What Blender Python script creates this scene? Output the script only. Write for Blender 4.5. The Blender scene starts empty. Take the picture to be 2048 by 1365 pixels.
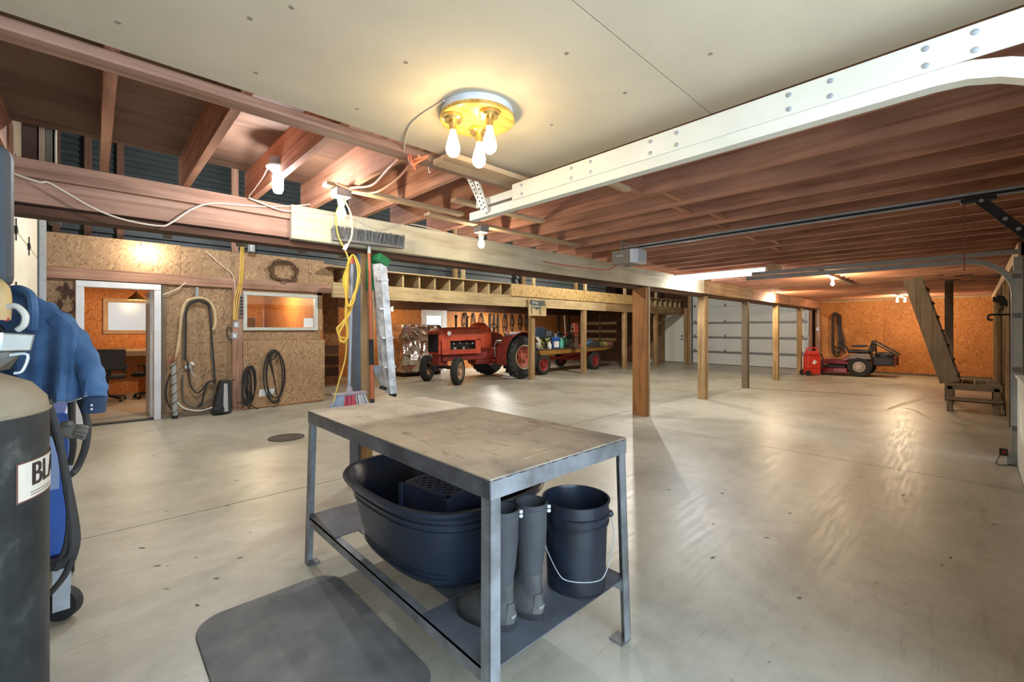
import bpy, bmesh, math, random
from mathutils import Vector, Matrix
random.seed(7)
SC = bpy.context.scene
COL = SC.collection
V = Vector
# ------------------------------------------------------------------ camera
F = 880.0            # focal length in pixels of the 2048 px wide frame
HZ = 660.0           # horizon row
CH = 1.38            # lens height above the slab
FW = V((0.689, 0.725, 0)).normalized()
RT = V((FW.y, -FW.x, 0))
cam = bpy.data.cameras.new('camera')
cam.sensor_width = 36.0
cam.lens = F / 2048 * 36
cam.shift_y = -(682.5 - HZ) / 2048
cam.clip_start = 0.02
camo = bpy.data.objects.new('camera', cam)
camo.location = (0, 0, CH)
camo.rotation_euler = (math.pi / 2, 0, math.atan2(-FW.x, FW.y))
COL.objects.link(camo)
SC.camera = camo
# ------------------------------------------------------------------ sky and exposure
w = bpy.data.worlds.new('sky'); SC.world = w
w.use_nodes = True
bg = w.node_tree.nodes['Background']
bg.inputs[0].default_value = (0.60, 0.78, 1.0, 1)
bg.inputs[1].default_value = 4.8
SC.view_settings.view_transform = 'Standard'
SC.view_settings.look = 'None'
SC.view_settings.exposure = 1.04
SC.view_settings.gamma = 1.0
SC.view_settings.use_curve_mapping = False
SC.cycles.max_bounces = 8
SC.cycles.diffuse_bounces = 4
SC.cycles.glossy_bounces = 3
SC.cycles.transparent_max_bounces = 8
SC.cycles.sample_clamp_indirect = 4.0
SC.cycles.use_denoising = True
SC.cycles.use_adaptive_sampling = True
SC.cycles.adaptive_threshold = 0.03
WARM = (1.0, 0.78, 0.50)
SOFT = (1.0, 0.88, 0.70)
COOL = (0.86, 0.93, 1.0)
LP = 1.0             # one dial for all the lamps

def ray(u, v):
    return FW + RT * ((u - 1024) / F) + V((0, 0, (HZ - v) / F))
def DP(u, v, d):
    return FW * d + RT * ((u - 1024) / F * d) + V((0, 0, CH + (HZ - v) / F * d))
def PX(u, v, X=None, Y=None, Z=None):
    d = ray(u, v)
    t = X / d.x if X is not None else Y / d.y if Y is not None else (Z - CH) / d.z
    return V((d.x * t, d.y * t, CH + d.z * t))

# ------------------------------------------------------------------ materials
MATS = {}
def nt(name):
    m = bpy.data.materials.new(name); m.use_nodes = True
    t = m.node_tree; b = t.nodes['Principled BSDF']
    return m, t, b
def N(t, kind, **kw):
    n = t.nodes.new(kind)
    for k, v in kw.items():
        if k in n.inputs: n.inputs[k].default_value = v
        else: setattr(n, k, v)
    return n
def srgb(c):
    return tuple(((x / 255) / 12.92 if x / 255 <= 0.04045 else ((x / 255 + 0.055) / 1.055) ** 2.4) for x in c)
def ramp(t, stops):
    r = t.nodes.new('ShaderNodeValToRGB'); e = r.color_ramp.elements
    while len(e) < len(stops): e.new(0.5)
    for q, (p, c) in zip(e, stops): q.position = p; q.color = (*c, 1)
    return r
def coords(t, scale=(1, 1, 1), rot=(0, 0, 0), rnd=True):
    c = t.nodes.new('ShaderNodeTexCoord'); m = t.nodes.new('ShaderNodeMapping')
    m.inputs['Scale'].default_value = scale; m.inputs['Rotation'].default_value = rot
    t.links.new(c.outputs['Object'], m.inputs['Vector'])
    if rnd:
        oi = t.nodes.new('ShaderNodeObjectInfo'); mu = N(t, 'ShaderNodeMath', operation='MULTIPLY'); mu.inputs[1].default_value = 37.0
        t.links.new(oi.outputs['Random'], mu.inputs[0]); t.links.new(mu.outputs[0], m.inputs['Location'])
    return m
def plain(name, c, rough=0.55, metal=0.0, var=0.12, scale=9.0, bump=0.0, c2=None, spec=0.5, coat=0.0):
    if name in MATS: return MATS[name]
    m, t, b = nt(name); a = srgb(c)
    lo = srgb(c2) if c2 else tuple(x * (1 - 2 * var) for x in a)
    mp = coords(t, (1, 1, 1))
    n = N(t, 'ShaderNodeTexNoise', Scale=scale, Detail=6.0, Roughness=0.62)
    t.links.new(mp.outputs[0], n.inputs['Vector'])
    r = ramp(t, [(0.32, lo), (0.62, a)])
    t.links.new(n.outputs['Fac'], r.inputs[0]); t.links.new(r.outputs[0], b.inputs['Base Color'])
    b.inputs['Roughness'].default_value = rough; b.inputs['Metallic'].default_value = metal
    b.inputs['Specular IOR Level'].default_value = spec; b.inputs['Coat Weight'].default_value = coat
    if bump:
        n2 = N(t, 'ShaderNodeTexNoise', Scale=scale * 9, Detail=3.0); t.links.new(mp.outputs[0], n2.inputs['Vector'])
        bp = N(t, 'ShaderNodeBump', Strength=bump, Distance=0.01)
        t.links.new(n2.outputs['Fac'], bp.inputs['Height']); t.links.new(bp.outputs[0], b.inputs['Normal'])
    MATS[name] = m; return m
def wood(name, c1, c2, axis='X', rough=0.75, fine=26.0, c3=None):
    key = name + axis
    if key in MATS: return MATS[key]
    m, t, b = nt(key)
    s = {'X': (0.9, fine, fine), 'Y': (fine, 0.9, fine), 'Z': (fine, fine, 0.9)}[axis]
    mp = coords(t, s)
    n = N(t, 'ShaderNodeTexNoise', Scale=1.0, Detail=5.0, Roughness=0.62, Distortion=0.6)
    t.links.new(mp.outputs[0], n.inputs['Vector'])
    r = ramp(t, [(0.28, srgb(c2)), (0.5, srgb(c1)), (0.72, srgb(c3 or c1))])
    t.links.new(n.outputs['Fac'], r.inputs[0])
    mp2 = coords(t, (1.3, 1.3, 1.3))
    n2 = N(t, 'ShaderNodeTexNoise', Scale=1.6, Detail=3.0); t.links.new(mp2.outputs[0], n2.inputs['Vector'])
    r2 = ramp(t, [(0.3, (0.62, 0.62, 0.62)), (0.65, (1.0, 1.0, 1.0))]); t.links.new(n2.outputs['Fac'], r2.inputs[0])
    mx = N(t, 'ShaderNodeMix', data_type='RGBA', blend_type='MULTIPLY'); mx.inputs[0].default_value = 0.8
    t.links.new(r.outputs[0], mx.inputs[6]); t.links.new(r2.outputs[0], mx.inputs[7])
    t.links.new(mx.outputs[2], b.inputs['Base Color'])
    b.inputs['Roughness'].default_value = rough; b.inputs['Specular IOR Level'].default_value = 0.25
    MATS[key] = m; return m
def osb(name, dark, mid, light, scale=11.0):
    if name in MATS: return MATS[name]
    m, t, b = nt(name)
    outs = []
    for rot in ((0.5, 0.9, 0.4), (2.0, -0.6, 1.9)):
        mp = coords(t, (1, 1, 1), rot)
        nz = N(t, 'ShaderNodeTexNoise', Scale=3.0, Detail=2.0); t.links.new(mp.outputs[0], nz.inputs['Vector'])
        mv = N(t, 'ShaderNodeMix', data_type='VECTOR'); mv.inputs[0].default_value = 0.10
        t.links.new(mp.outputs[0], mv.inputs[4]); t.links.new(nz.outputs['Color'], mv.inputs[5])
        st = t.nodes.new('ShaderNodeMapping'); st.inputs['Scale'].default_value = (0.45, 1.5, 1.5)
        t.links.new(mv.outputs[1], st.inputs['Vector'])
        vo = N(t, 'ShaderNodeTexVoronoi', Scale=scale * 2.0); t.links.new(st.outputs[0], vo.inputs['Vector'])
        outs.append(vo)
    mp = coords(t); sel = N(t, 'ShaderNodeTexNoise', Scale=14.0, Detail=1.0); t.links.new(mp.outputs[0], sel.inputs['Vector'])
    gt = N(t, 'ShaderNodeMath', operation='GREATER_THAN'); gt.inputs[1].default_value = 0.5
    t.links.new(sel.outputs['Fac'], gt.inputs[0])
    mx = N(t, 'ShaderNodeMix', data_type='RGBA')
    t.links.new(gt.outputs[0], mx.inputs[0]); t.links.new(outs[0].outputs['Color'], mx.inputs[6]); t.links.new(outs[1].outputs['Color'], mx.inputs[7])
    sep = t.nodes.new('ShaderNodeSeparateColor'); t.links.new(mx.outputs[2], sep.inputs[0])
    r = ramp(t, [(0.0, srgb(dark)), (0.28, srgb(mid)), (0.75, srgb(mid)), (1.0, srgb(light))]); t.links.new(sep.outputs[0], r.inputs[0])
    big = N(t, 'ShaderNodeTexNoise', Scale=1.1, Detail=4.0); t.links.new(mp.outputs[0], big.inputs['Vector'])
    r2 = ramp(t, [(0.3, (0.66, 0.64, 0.62)), (0.62, (1, 1, 1))]); t.links.new(big.outputs['Fac'], r2.inputs[0])
    m2 = N(t, 'ShaderNodeMix', data_type='RGBA', blend_type='MULTIPLY'); m2.inputs[0].default_value = 0.7
    t.links.new(r.outputs[0], m2.inputs[6]); t.links.new(r2.outputs[0], m2.inputs[7]); t.links.new(m2.outputs[2], b.inputs['Base Color'])
    bp = N(t, 'ShaderNodeBump', Strength=0.2, Distance=0.004); t.links.new(sep.outputs[1], bp.inputs['Height']); t.links.new(bp.outputs[0], b.inputs['Normal'])
    b.inputs['Roughness'].default_value = 0.62; b.inputs['Specular IOR Level'].default_value = 0.3
    MATS[name] = m; return m
def concrete():
    m, t, b = nt('concrete')
    mp = coords(t, rnd=False)
    n1 = N(t, 'ShaderNodeTexNoise', Scale=0.8, Detail=8.0, Roughness=0.6, Distortion=0.7)
    n2 = N(t, 'ShaderNodeTexNoise', Scale=6.0, Detail=8.0, Roughness=0.7)
    n3 = N(t, 'ShaderNodeTexVoronoi', Scale=8.0)
    for n in (n1, n2): t.links.new(mp.outputs[0], n.inputs['Vector'])
    t.links.new(mp.outputs[0], n3.inputs['Vector'])
    r1 = ramp(t, [(0.28, srgb((146, 140, 122))), (0.5, srgb((174, 168, 150))), (0.72, srgb((190, 185, 168)))])
    t.links.new(n1.outputs['Fac'], r1.inputs[0])
    r2 = ramp(t, [(0.3, (0.74, 0.73, 0.71)), (0.62, (1, 1, 1))]); t.links.new(n2.outputs['Fac'], r2.inputs[0])
    mx = N(t, 'ShaderNodeMix', data_type='RGBA', blend_type='MULTIPLY'); mx.inputs[0].default_value = 0.75
    t.links.new(r1.outputs[0], mx.inputs[6]); t.links.new(r2.outputs[0], mx.inputs[7])
    # small dark chips and drips, each with a shape of its own
    r3 = ramp(t, [(0.04, (0.38, 0.33, 0.27)), (0.075, (1, 1, 1))]); t.links.new(n3.outputs['Distance'], r3.inputs[0])
    n4 = N(t, 'ShaderNodeTexNoise', Scale=1.7, Detail=1.0); t.links.new(mp.outputs[0], n4.inputs['Vector'])
    r4 = ramp(t, [(0.47, (0, 0, 0)), (0.58, (1, 1, 1))]); t.links.new(n4.outputs['Fac'], r4.inputs[0])
    m3 = N(t, 'ShaderNodeMix', data_type='RGBA', blend_type='MULTIPLY')
    t.links.new(r4.outputs[0], m3.inputs[0]); t.links.new(mx.outputs[2], m3.inputs[6]); t.links.new(r3.outputs[0], m3.inputs[7])
    # trowel streaks
    mps = coords(t, (2.2, 30, 6), (0, 0, math.radians(43.5)), False)
    n5 = N(t, 'ShaderNodeTexNoise', Scale=1.0, Detail=7.0, Roughness=0.7, Distortion=0.5); t.links.new(mps.outputs[0], n5.inputs['Vector'])
    r5 = ramp(t, [(0.30, (0.66, 0.63, 0.58)), (0.46, (1, 1, 1)), (0.72, (1.0, 1.0, 1.0)), (0.82, (1.18, 1.18, 1.16))]); t.links.new(n5.outputs['Fac'], r5.inputs[0])
    m5 = N(t, 'ShaderNodeMix', data_type='RGBA', blend_type='MULTIPLY'); m5.inputs[0].default_value = 0.55
    t.links.new(m3.outputs[2], m5.inputs[6]); t.links.new(r5.outputs[0], m5.inputs[7]); t.links.new(m5.outputs[2], b.inputs['Base Color'])
    rr = N(t, 'ShaderNodeMapRange'); rr.inputs['To Min'].default_value = 0.20; rr.inputs['To Max'].default_value = 0.58
    t.links.new(n5.outputs['Fac'], rr.inputs['Value']); t.links.new(rr.outputs[0], b.inputs['Roughness'])
    bp = N(t, 'ShaderNodeBump', Strength=0.12, Distance=0.01); t.links.new(n2.outputs['Fac'], bp.inputs['Height']); t.links.new(bp.outputs[0], b.inputs['Normal'])
    b.inputs['Specular IOR Level'].default_value = 0.5
    MATS['concrete'] = m; return m
def emit(name, c, s, clear=False):
    if name in MATS: return MATS[name]
    m = bpy.data.materials.new(name); m.use_nodes = True; t = m.node_tree
    t.nodes.remove(t.nodes['Principled BSDF']); o = t.nodes['Material Output']
    e = N(t, 'ShaderNodeEmission', Strength=s); e.inputs[0].default_value = (*c, 1)
    if clear:
        tr = t.nodes.new('ShaderNodeBsdfTransparent'); ad = t.nodes.new('ShaderNodeAddShader')
        t.links.new(e.outputs[0], ad.inputs[0]); t.links.new(tr.outputs[0], ad.inputs[1]); t.links.new(ad.outputs[0], o.inputs[0])
    else: t.links.new(e.outputs[0], o.inputs[0])
    MATS[name] = m; return m
def glass(name, tint=(1, 1, 1), gloss=0.08, rough=0.02):
    if name in MATS: return MATS[name]
    m = bpy.data.materials.new(name); m.use_nodes = True; t = m.node_tree
    t.nodes.remove(t.nodes['Principled BSDF']); o = t.nodes['Material Output']
    tr = t.nodes.new('ShaderNodeBsdfTransparent'); tr.inputs[0].default_value = (*tint, 1)
    g = N(t, 'ShaderNodeBsdfGlossy', Roughness=rough); mx = t.nodes.new('ShaderNodeMixShader'); mx.inputs[0].default_value = gloss
    t.links.new(tr.outputs[0], mx.inputs[1]); t.links.new(g.outputs[0], mx.inputs[2]); t.links.new(mx.outputs[0], o.inputs[0])
    MATS[name] = m; return m

RED = lambda a: wood('old_fir_', (170, 130, 108), (128, 92, 74), a, c3=(184, 148, 126))
JST = lambda a: wood('joist_fir_', (196, 138, 108), (142, 92, 68), a, c3=(208, 156, 126))
PINE = lambda a: wood('pine_', (194, 170, 126), (158, 130, 90), a, c3=(206, 184, 142))
POST = lambda a: wood('weathered_post_', (170, 138, 96), (118, 88, 56), a, c3=(186, 158, 118))
PALE = lambda a: wood('pale_lath_', (196, 164, 128), (160, 122, 88), a, c3=(206, 180, 146))
CREAM = lambda a: wood('whitewashed_board_', (220, 208, 176), (198, 182, 144), a, c3=(226, 216, 190), fine=14)
DARKW = lambda a: wood('dark_board_', (92, 62, 46), (58, 38, 28), a)
GREYW = lambda a: wood('grey_lumber_', (128, 112, 92), (92, 78, 62), a)
M_conc = concrete()
M_osb = osb('osb_orange', (160, 96, 48), (194, 126, 68), (214, 150, 90), 16.0)
M_osbo = osb('osb_aged', (132, 102, 74), (166, 134, 100), (186, 156, 120), 18.0)
M_ply = wood('deck_plywood_', (140, 108, 88), (104, 76, 60), 'X', fine=9)
M_panel = plain('fibreboard', (210, 195, 168), 0.85, var=0.05, scale=2.5, bump=0.08)
M_side = plain('dark_siding', (58, 64, 64), 0.5, var=0.12, scale=2)
M_white = plain('white_paint', (226, 226, 222), 0.5, var=0.04)
M_doorw = plain('white_door_steel', (206, 208, 204), 0.45, var=0.03, scale=1.5)
M_trim = plain('white_trim_worn', (222, 222, 224), 0.5, var=0.08, scale=5)
M_galv = plain('galvanised', (170, 174, 176), 0.38, 0.3, var=0.1, scale=14)
M_rail = plain('powder_white_steel', (226, 220, 202), 0.42, 0.0, var=0.05, scale=4)
M_dark = plain('dark_steel', (46, 46, 48), 0.5, 0.4)
M_blk = plain('black_plastic', (30, 31, 33), 0.42, var=0.2)
M_rub = plain('black_rubber', (38, 38, 38), 0.75, var=0.2)
M_blackm = plain('black_leather', (26, 22, 20), 0.5)
M_wire = plain('white_cable', (214, 200, 178), 0.5, var=0.05)
M_yel = plain('yellow_cord', (222, 182, 66), 0.5, var=0.08)
M_org = plain('orange_cord', (226, 132, 88), 0.5, var=0.05)
M_chrome = plain('chrome', (200, 200, 200), 0.15, 1.0, var=0.02)
M_bulb = emit('lit_bulb', (1.0, 0.86, 0.62), 9.0, True)
M_bulbc = emit('lit_bulb_cool', (0.9, 0.95, 1.0), 12.0, True)

# ------------------------------------------------------------------ mesh helpers
MW = {}
class MB:
    def __init__(s): s.v = []; s.f = []
    def add(s, vs, fs, M=None):
        o = len(s.v)
        for p in vs:
            p = V(p); s.v.append(M @ p if M else p)
        s.f += [tuple(i + o for i in f) for f in fs]; return s
    def box(s, x0, x1, y0, y1, z0, z1, M=None):
        return s.add([(x0, y0, z0), (x1, y0, z0), (x1, y1, z0), (x0, y1, z0), (x0, y0, z1), (x1, y0, z1), (x1, y1, z1), (x0, y1, z1)],
                     [(3, 2, 1, 0), (4, 5, 6, 7), (0, 1, 5, 4), (1, 2, 6, 5), (2, 3, 7, 6), (3, 0, 4, 7)], M)
    def cb(s, c, d, M=None):
        x, y, z = c; a, b, e = d[0] / 2, d[1] / 2, d[2] / 2
        return s.box(x - a, x + a, y - b, y + b, z - e, z + e, M)
    def bar(s, p, q, w, h, up=(0, 0, 1)):
        p, q = V(p), V(q); d = q - p; L = d.length; d.normalize(); u = V(up)
        x = d.cross(u)
        if x.length < 1e-4: x = d.cross(V((1, 0, 0)))
        x.normalize(); z = x.cross(d)
        M = Matrix(((x.x, d.x, z.x, p.x), (x.y, d.y, z.y, p.y), (x.z, d.z, z.z, p.z), (0, 0, 0, 1)))
        return s.box(-w / 2, w / 2, 0, L, -h / 2, h / 2, M)
    def rings(s, R, cap=True, closed=False):
        o = len(s.v); n = len(R[0])
        for r in R: s.v += [V(p) for p in r]
        m = len(R)
        for i in range(m if closed else m - 1):
            a = o + i * n; b = o + ((i + 1) % m) * n
            for j in range(n):
                k = (j + 1) % n; s.f.append((a + j, a + k, b + k, b + j))
        if cap and not closed:
            s.f.append(tuple(o + j for j in range(n - 1, -1, -1))); s.f.append(tuple(o + (m - 1) * n + j for j in range(n)))
        return s
    def cyl(s, p, q, r, r2=None, n=14, cap=True):
        p, q = V(p), V(q); d = (q - p).normalized(); x = d.orthogonal().normalized(); y = d.cross(x)
        r2 = r if r2 is None else r2
        return s.rings([[c + (x * math.cos(2 * math.pi * i / n) + y * math.sin(2 * math.pi * i / n)) * rr for i in range(n)] for c, rr in ((p, r), (q, r2))], cap)
    def tube(s, pts, r, n=6, closed=False):
        P = [V(p) for p in pts]; R = []; prev = None; m = len(P)
        for i, p in enumerate(P):
            d = (P[(i + 1) % m] - P[i - 1]) if closed else (P[min(i + 1, m - 1)] - P[max(i - 1, 0)])
            if d.length < 1e-9: d = V((0, 0, 1))
            d.normalize()
            if prev is None: x = d.orthogonal().normalized()
            else:
                x = prev - d * prev.dot(d)
                x = x.normalized() if x.length > 1e-6 else d.orthogonal().normalized()
            prev = x; y = d.cross(x); rr = r[i] if isinstance(r, (list, tuple)) else r
            R.append([p + (x * math.cos(2 * math.pi * k / n) + y * math.sin(2 * math.pi * k / n)) * rr for k in range(n)])
        return s.rings(R, True, closed)
    def lathe(s, prof, n=24, M=None, cap=True, sx=1.0, sy=1.0):
        R = [[(r * math.cos(2 * math.pi * i / n) * sx, r * math.sin(2 * math.pi * i / n) * sy, z) for i in range(n)] for r, z in prof]
        if M: R = [[M @ V(p) for p in r] for r in R]
        return s.rings(R, cap)
    def prism(s, pts, d, M=None):
        """outline in local xy, thickness d along z"""
        n = len(pts); vs = [(x, y, 0) for x, y in pts] + [(x, y, d) for x, y in pts]
        fs = [tuple(range(n - 1, -1, -1)), tuple(range(n, 2 * n))] + [(i, (i + 1) % n, n + (i + 1) % n, n + i) for i in range(n)]
        return s.add(vs, fs, M)
    def ball(s, c, r, n=10, sc=(1, 1, 1)):
        pr = [(max(1e-4, math.sin(math.pi * i / n)) * r, -math.cos(math.pi * i / n) * r) for i in range(n + 1)]
        M = Matrix.Translation(c) @ Matrix.Diagonal((*sc, 1))
        return s.lathe(pr, n * 2, M)
    def mesh(s, name, M=None):
        me = bpy.data.meshes.new(name)
        me.from_pydata([(M @ p if M else p) for p in s.v], [], s.f); me.update()
        b = bmesh.new(); b.from_mesh(me); bmesh.ops.recalc_face_normals(b, faces=b.faces); b.to_mesh(me); b.free()
        return me
    def build(s, name, mat, parent=None, smooth=False, bevel=0.0, world=False, sub=0, seg=2):
        inv = MW[parent.name].inverted() if (world and parent is not None) else None
        me = s.mesh(name, inv); me.materials.append(mat)
        if smooth:
            me.shade_smooth(); me.set_sharp_from_angle(angle=math.radians(42))
        o = bpy.data.objects.new(name, me); COL.objects.link(o)
        if parent is not None: o.parent = parent; MW[o.name] = MW[parent.name]
        else: MW[o.name] = Matrix.Identity(4)
        if bevel:
            bv = o.modifiers.new('bevel', 'BEVEL'); bv.width = bevel; bv.segments = seg; bv.limit_method = 'ANGLE'
        if sub:
            sb = o.modifiers.new('sub', 'SUBSURF'); sb.levels = sub; sb.render_levels = sub
        return o
def tag(o, label, cat, group=None, kind=None):
    o['label'] = label; o['category'] = cat
    if group: o['group'] = group
    if kind: o['kind'] = kind
    return o
def thing(name, label, cat, loc=(0, 0, 0), rz=0.0, group=None):
    o = bpy.data.objects.new(name, None); COL.objects.link(o); o.empty_display_size = 0.1
    o.location = loc; o.rotation_euler = (0, 0, rz)
    MW[o.name] = Matrix.Translation(loc) @ Matrix.Rotation(rz, 4, 'Z')
    return tag(o, label, cat, group)
def struct(o): o['kind'] = 'structure'; return o
def copies(src, locs, parent=None):
    out = []
    for l in locs:
        c = src.copy(); COL.objects.link(c); c.location = l
        if parent is not None: c.parent = parent
        out.append(c)
    return out
def copy_tree(o, parent=None):
    c = o.copy(); COL.objects.link(c); c.parent = parent
    for ch in list(o.children): copy_tree(ch, c)
    return c
def spl(pts, k=6, closed=False):
    P = [V(p) for p in pts]; n = len(P); out = []
    for i in range(n if closed else n - 1):
        g = (lambda j: P[j % n]) if closed else (lambda j: P[max(0, min(n - 1, j))])
        a, b, c, d = g(i - 1), g(i), g(i + 1), g(i + 2)
        for q in range(k):
            t = q / k
            out.append(0.5 * ((2 * b) + (c - a) * t + (2 * a - 5 * b + 4 * c - d) * t * t + (3 * b - a - 3 * c + d) * t ** 3))
    if not closed: out.append(P[-1])
    return out
def text_mb(txt, size, M, depth=0.001, bend=None, bold=0.0):
    cu = bpy.data.curves.new('t', 'FONT'); cu.body = txt; cu.size = size; cu.extrude = depth; cu.offset = bold; cu.align_x = 'CENTER'; cu.align_y = 'CENTER'
    o = bpy.data.objects.new('t', cu); COL.objects.link(o)
    dg = bpy.context.evaluated_depsgraph_get(); e = o.evaluated_get(dg); me = e.to_mesh()
    b = MB(); b.add([(bend(v.co) if bend else v.co.copy()) for v in me.vertices], [tuple(p.vertices) for p in me.polygons], M)
    e.to_mesh_clear(); bpy.data.objects.remove(o); bpy.data.curves.remove(cu)
    return b
def lamp(name, loc, watts, color=SOFT, r=0.04, parent=None):
    l = bpy.data.lights.new(name, 'POINT'); l.energy = watts * LP; l.color = color; l.shadow_soft_size = r
    o = bpy.data.objects.new(name, l); COL.objects.link(o); o.location = loc
    if parent is not None:
        o.parent = parent; o.location = MW[parent.name].inverted() @ V(loc)
    return o
# ================================================================== the setting
XL, XE, YR, YB = -0.62, 18.0, -0.42, 12.72      # left wall, far end wall, right wall, back wall
ZJ, ZD = 2.345, 2.58                            # underside of joists / of the deck
YH = 3.66                                       # face of the long header beam
# floor: slabs cast apart, joints between them
fl = struct(MB().box(XL - 0.3, XE + 0.3, -3.0, YB + 0.3, -0.2, -0.012).build('floor', plain('joint_filler', (70, 62, 52), 0.9)))
xs = [XL - 0.2, 5.75, 11.6, XE + 0.2]; ys = [-3.0, 4.05, 8.62, YB + 0.2]; g = 0.006
for i in range(3):
    for j in range(3):
        MB().box(xs[i] + g, xs[i + 1] - g, ys[j] + g, ys[j + 1] - g, -0.1, 0.0).build('slab', M_conc, fl)
# deck, joists and the ceiling boards under them
ce = struct(MB().box(XL, XE, YR, 3.80, ZD, ZD + 0.02).build('ceiling', M_ply))
j0 = MB().box(-0.02, 0.02, YR, 3.86, ZJ, ZD).build('joist', JST('Y'), ce)
jx = [-0.36 + 0.406 * k for k in range(46)]
j0.location.x = jx[0]
copies(j0, [(x, 0, 0) for x in jx[1:] if x < XE - 0.05], ce)
# blocking between the joists
bl0 = MB().box(-0.183, 0.183, -0.02, 0.02, ZJ + 0.02, ZD).build('blocking', JST('X'), ce)
bl0.location = (jx[6] + 0.203, 1.75, 0)
copies(bl0, [(jx[k] + 0.203, 1.55 + 0.12 * (k % 2), 0) for k in range(7, 16)], ce)
for y0, y1 in ((0.803, 2.0), (YR, 0.799)):
    p = MB().box(XL, 1.97, y0, y1, ZJ - 0.014, ZJ - 0.001).build('ceiling_board', M_panel, ce)
    pts = [(236, 45), (583, 15), (512, 146), (714, 218), (812, 125), (1133, 107), (1250, 186), (1103, 250), (1421, 108), (500, 37)]
    for u, v in pts:
        q = PX(u, v, Z=ZJ - 0.0145)
        if y0 < q.y < y1: MB().cyl((q.x, q.y, ZJ - 0.0155), (q.x, q.y, ZJ - 0.0135), 0.008, n=8).build('screw', plain('screw_dimple', (150, 138, 118), 0.6), p)
# ledger two-by-four along the edge of the boards, split top edge
tr = struct(MB().box(-0.6, 2.0, 2.05, 2.14, ZJ - 0.042, ZJ - 0.002).build('trim_1', RED('X'), bevel=0.003))
# header beam: old two-ply timber at the left, whitewashed facing, bare fir beyond
hb = tag(MB().box(XL, 1.12, YH + 0.03, YH + 0.16, 2.10, ZJ).build('header_beam', RED('X'), bevel=0.004),
         'long timber header beam carrying the joists across the shop on posts', 'beam', kind='structure')
MB().box(XL, 1.10, YH - 0.01, YH + 0.03, 2.24, ZJ - 0.004).build('upper_board', RED('X'), hb, bevel=0.003)
MB().box(1.10, 8.58, YH - 0.045, YH, 2.085, ZJ).build('whitewashed_facing', CREAM('X'), hb, bevel=0.003)
MB().box(1.12, 8.58, YH, YH + 0.16, 2.09, ZJ).build('core_board', CREAM('X'), hb)
for a, b in ((8.58, 11.3), (11.304, 14.4), (14.404, XE)):
    MB().box(a, b, YH - 0.03, YH + 0.14, 2.09, ZJ).build('bare_board', JST('X') if a > 11 else PALE('X'), hb, bevel=0.003)
MB().box(XL, XE, YH + 0.05, YH + 0.20, 2.04, 2.085).build('bottom_plate', DARKW('X'), hb)
for k, x in enumerate((-0.2, 0.35, 0.8, 1.25, 1.6)):
    MB().box(x, x + 0.05, YH + 0.2, YH + 0.3, 2.03, 2.12).build('block', GREYW('Y'), hb)
for u, w_, m_ in ((62, 0.07, DARKW('Z')), (84, 0.035, PALE('Z')), (101, 0.04, GREYW('Z')), (110, 0.015, CREAM('Z'))):
    x = PX(u, 290, Y=3.92).x; MB().box(x - w_ / 2, x + w_ / 2, 3.87, 3.95, 2.10, ZD + 0.25).build('cripple_stud', m_, hb)
# left wall with a closed sectional garage door
wl = struct(MB().box(XL - 0.1, XL, YR - 0.1, YB, 0, 4.7).build('wall_left', GREYW('Z')))
dl = struct(MB().box(-0.60, -0.56, 4.15, 8.12, 0, 2.86).build('door_1', plain('door_backing', (120, 118, 110), 0.6)))
for k in range(5):
    s_ = MB().box(-0.56, -0.515, 4.17, 8.10, 0.01 + 0.57 * k, 0.57 * (k + 1)).build('door_section', plain('cream_door_skin', (226, 218, 196), 0.5, var=0.04), dl, bevel=0.006)
    for y in (5.95, 7.04):
        z = 0.57 * (k + 1)
        m = MB().prism([(-0.05, 0.03), (0.05, 0.0), (0.0, -0.035), (-0.05, -0.03)], 0.02, Matrix.Translation((-0.515, y, z)) @ Matrix.Rotation(math.pi / 2, 4, 'Z') @ Matrix.Rotation(math.pi / 2, 4, 'X'))
        m.cyl((-0.505, y - 0.03, z + 0.10), (-0.505, y - 0.03, z - 0.1), 0.006, n=6)
        m.build('hinge', M_dark, s_)
MB().box(-0.50, -0.44, 8.14, 8.2, 0, 2.9).build('track', M_galv, dl)
MB().box(-0.60, -0.50, 8.2, 8.25, 0, 2.9).build('jamb', M_white, dl)
# office partition
wo = struct(MB().box(XL, 3.25, 8.74, 8.80, 2.07, 2.72).build('wall_back', M_osbo))
def boards(par, nm, mat, rects, y0, y1, bevel=0.002):
    for a, b, c, d in rects: MB().box(a, b, y0, y1, c, d).build(nm, mat, par, bevel=bevel)
boards(wo, 'osb_sheet', M_osbo, [(-0.6, 0.996, 2.25, 2.72), (1.0, 1.876, 2.25, 2.70), (1.88, 2.95, 2.25, 2.66), (2.954, 3.42, 2.25, 2.66)], 8.70, 8.74)
boards(wo, 'ledger', RED('X'), [(XL, 3.42, 2.09, 2.25)], 8.66, 8.74, 0.004)
boards(wo, 'osb_sheet', M_osbo, [(XL, -0.19, 0, 2.09), (0.76, 1.70, 1.17, 2.09), (0.76, 1.70, 0.07, 1.166)], 8.715, 8.80)
boards(wo, 'osb_sheet', M_osbo, [(1.86, 3.24, 0.03, 1.19)], 8.675, 8.80)
boards(wo, 'osb_sheet', M_osbo, [(1.86, 3.17, 1.194, 1.37), (3.11, 3.20, 1.37, 2.09), (1.84, 3.20, 2.04, 2.09)], 8.70, 8.80)
boards(wo, 'stud', RED('Z'), [(1.70, 1.85, 0, 2.10)], 8.655, 8.80, 0.004)
boards(wo, 'sole_plate', GREYW('X'), [(0.76, 1.70, 0, 0.07)], 8.66, 8.80, 0.004)
boards(wo, 'stud', GREYW('Z'), [(0.765, 0.82, 0, 2.09)], 8.69, 8.74, 0.003)
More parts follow.
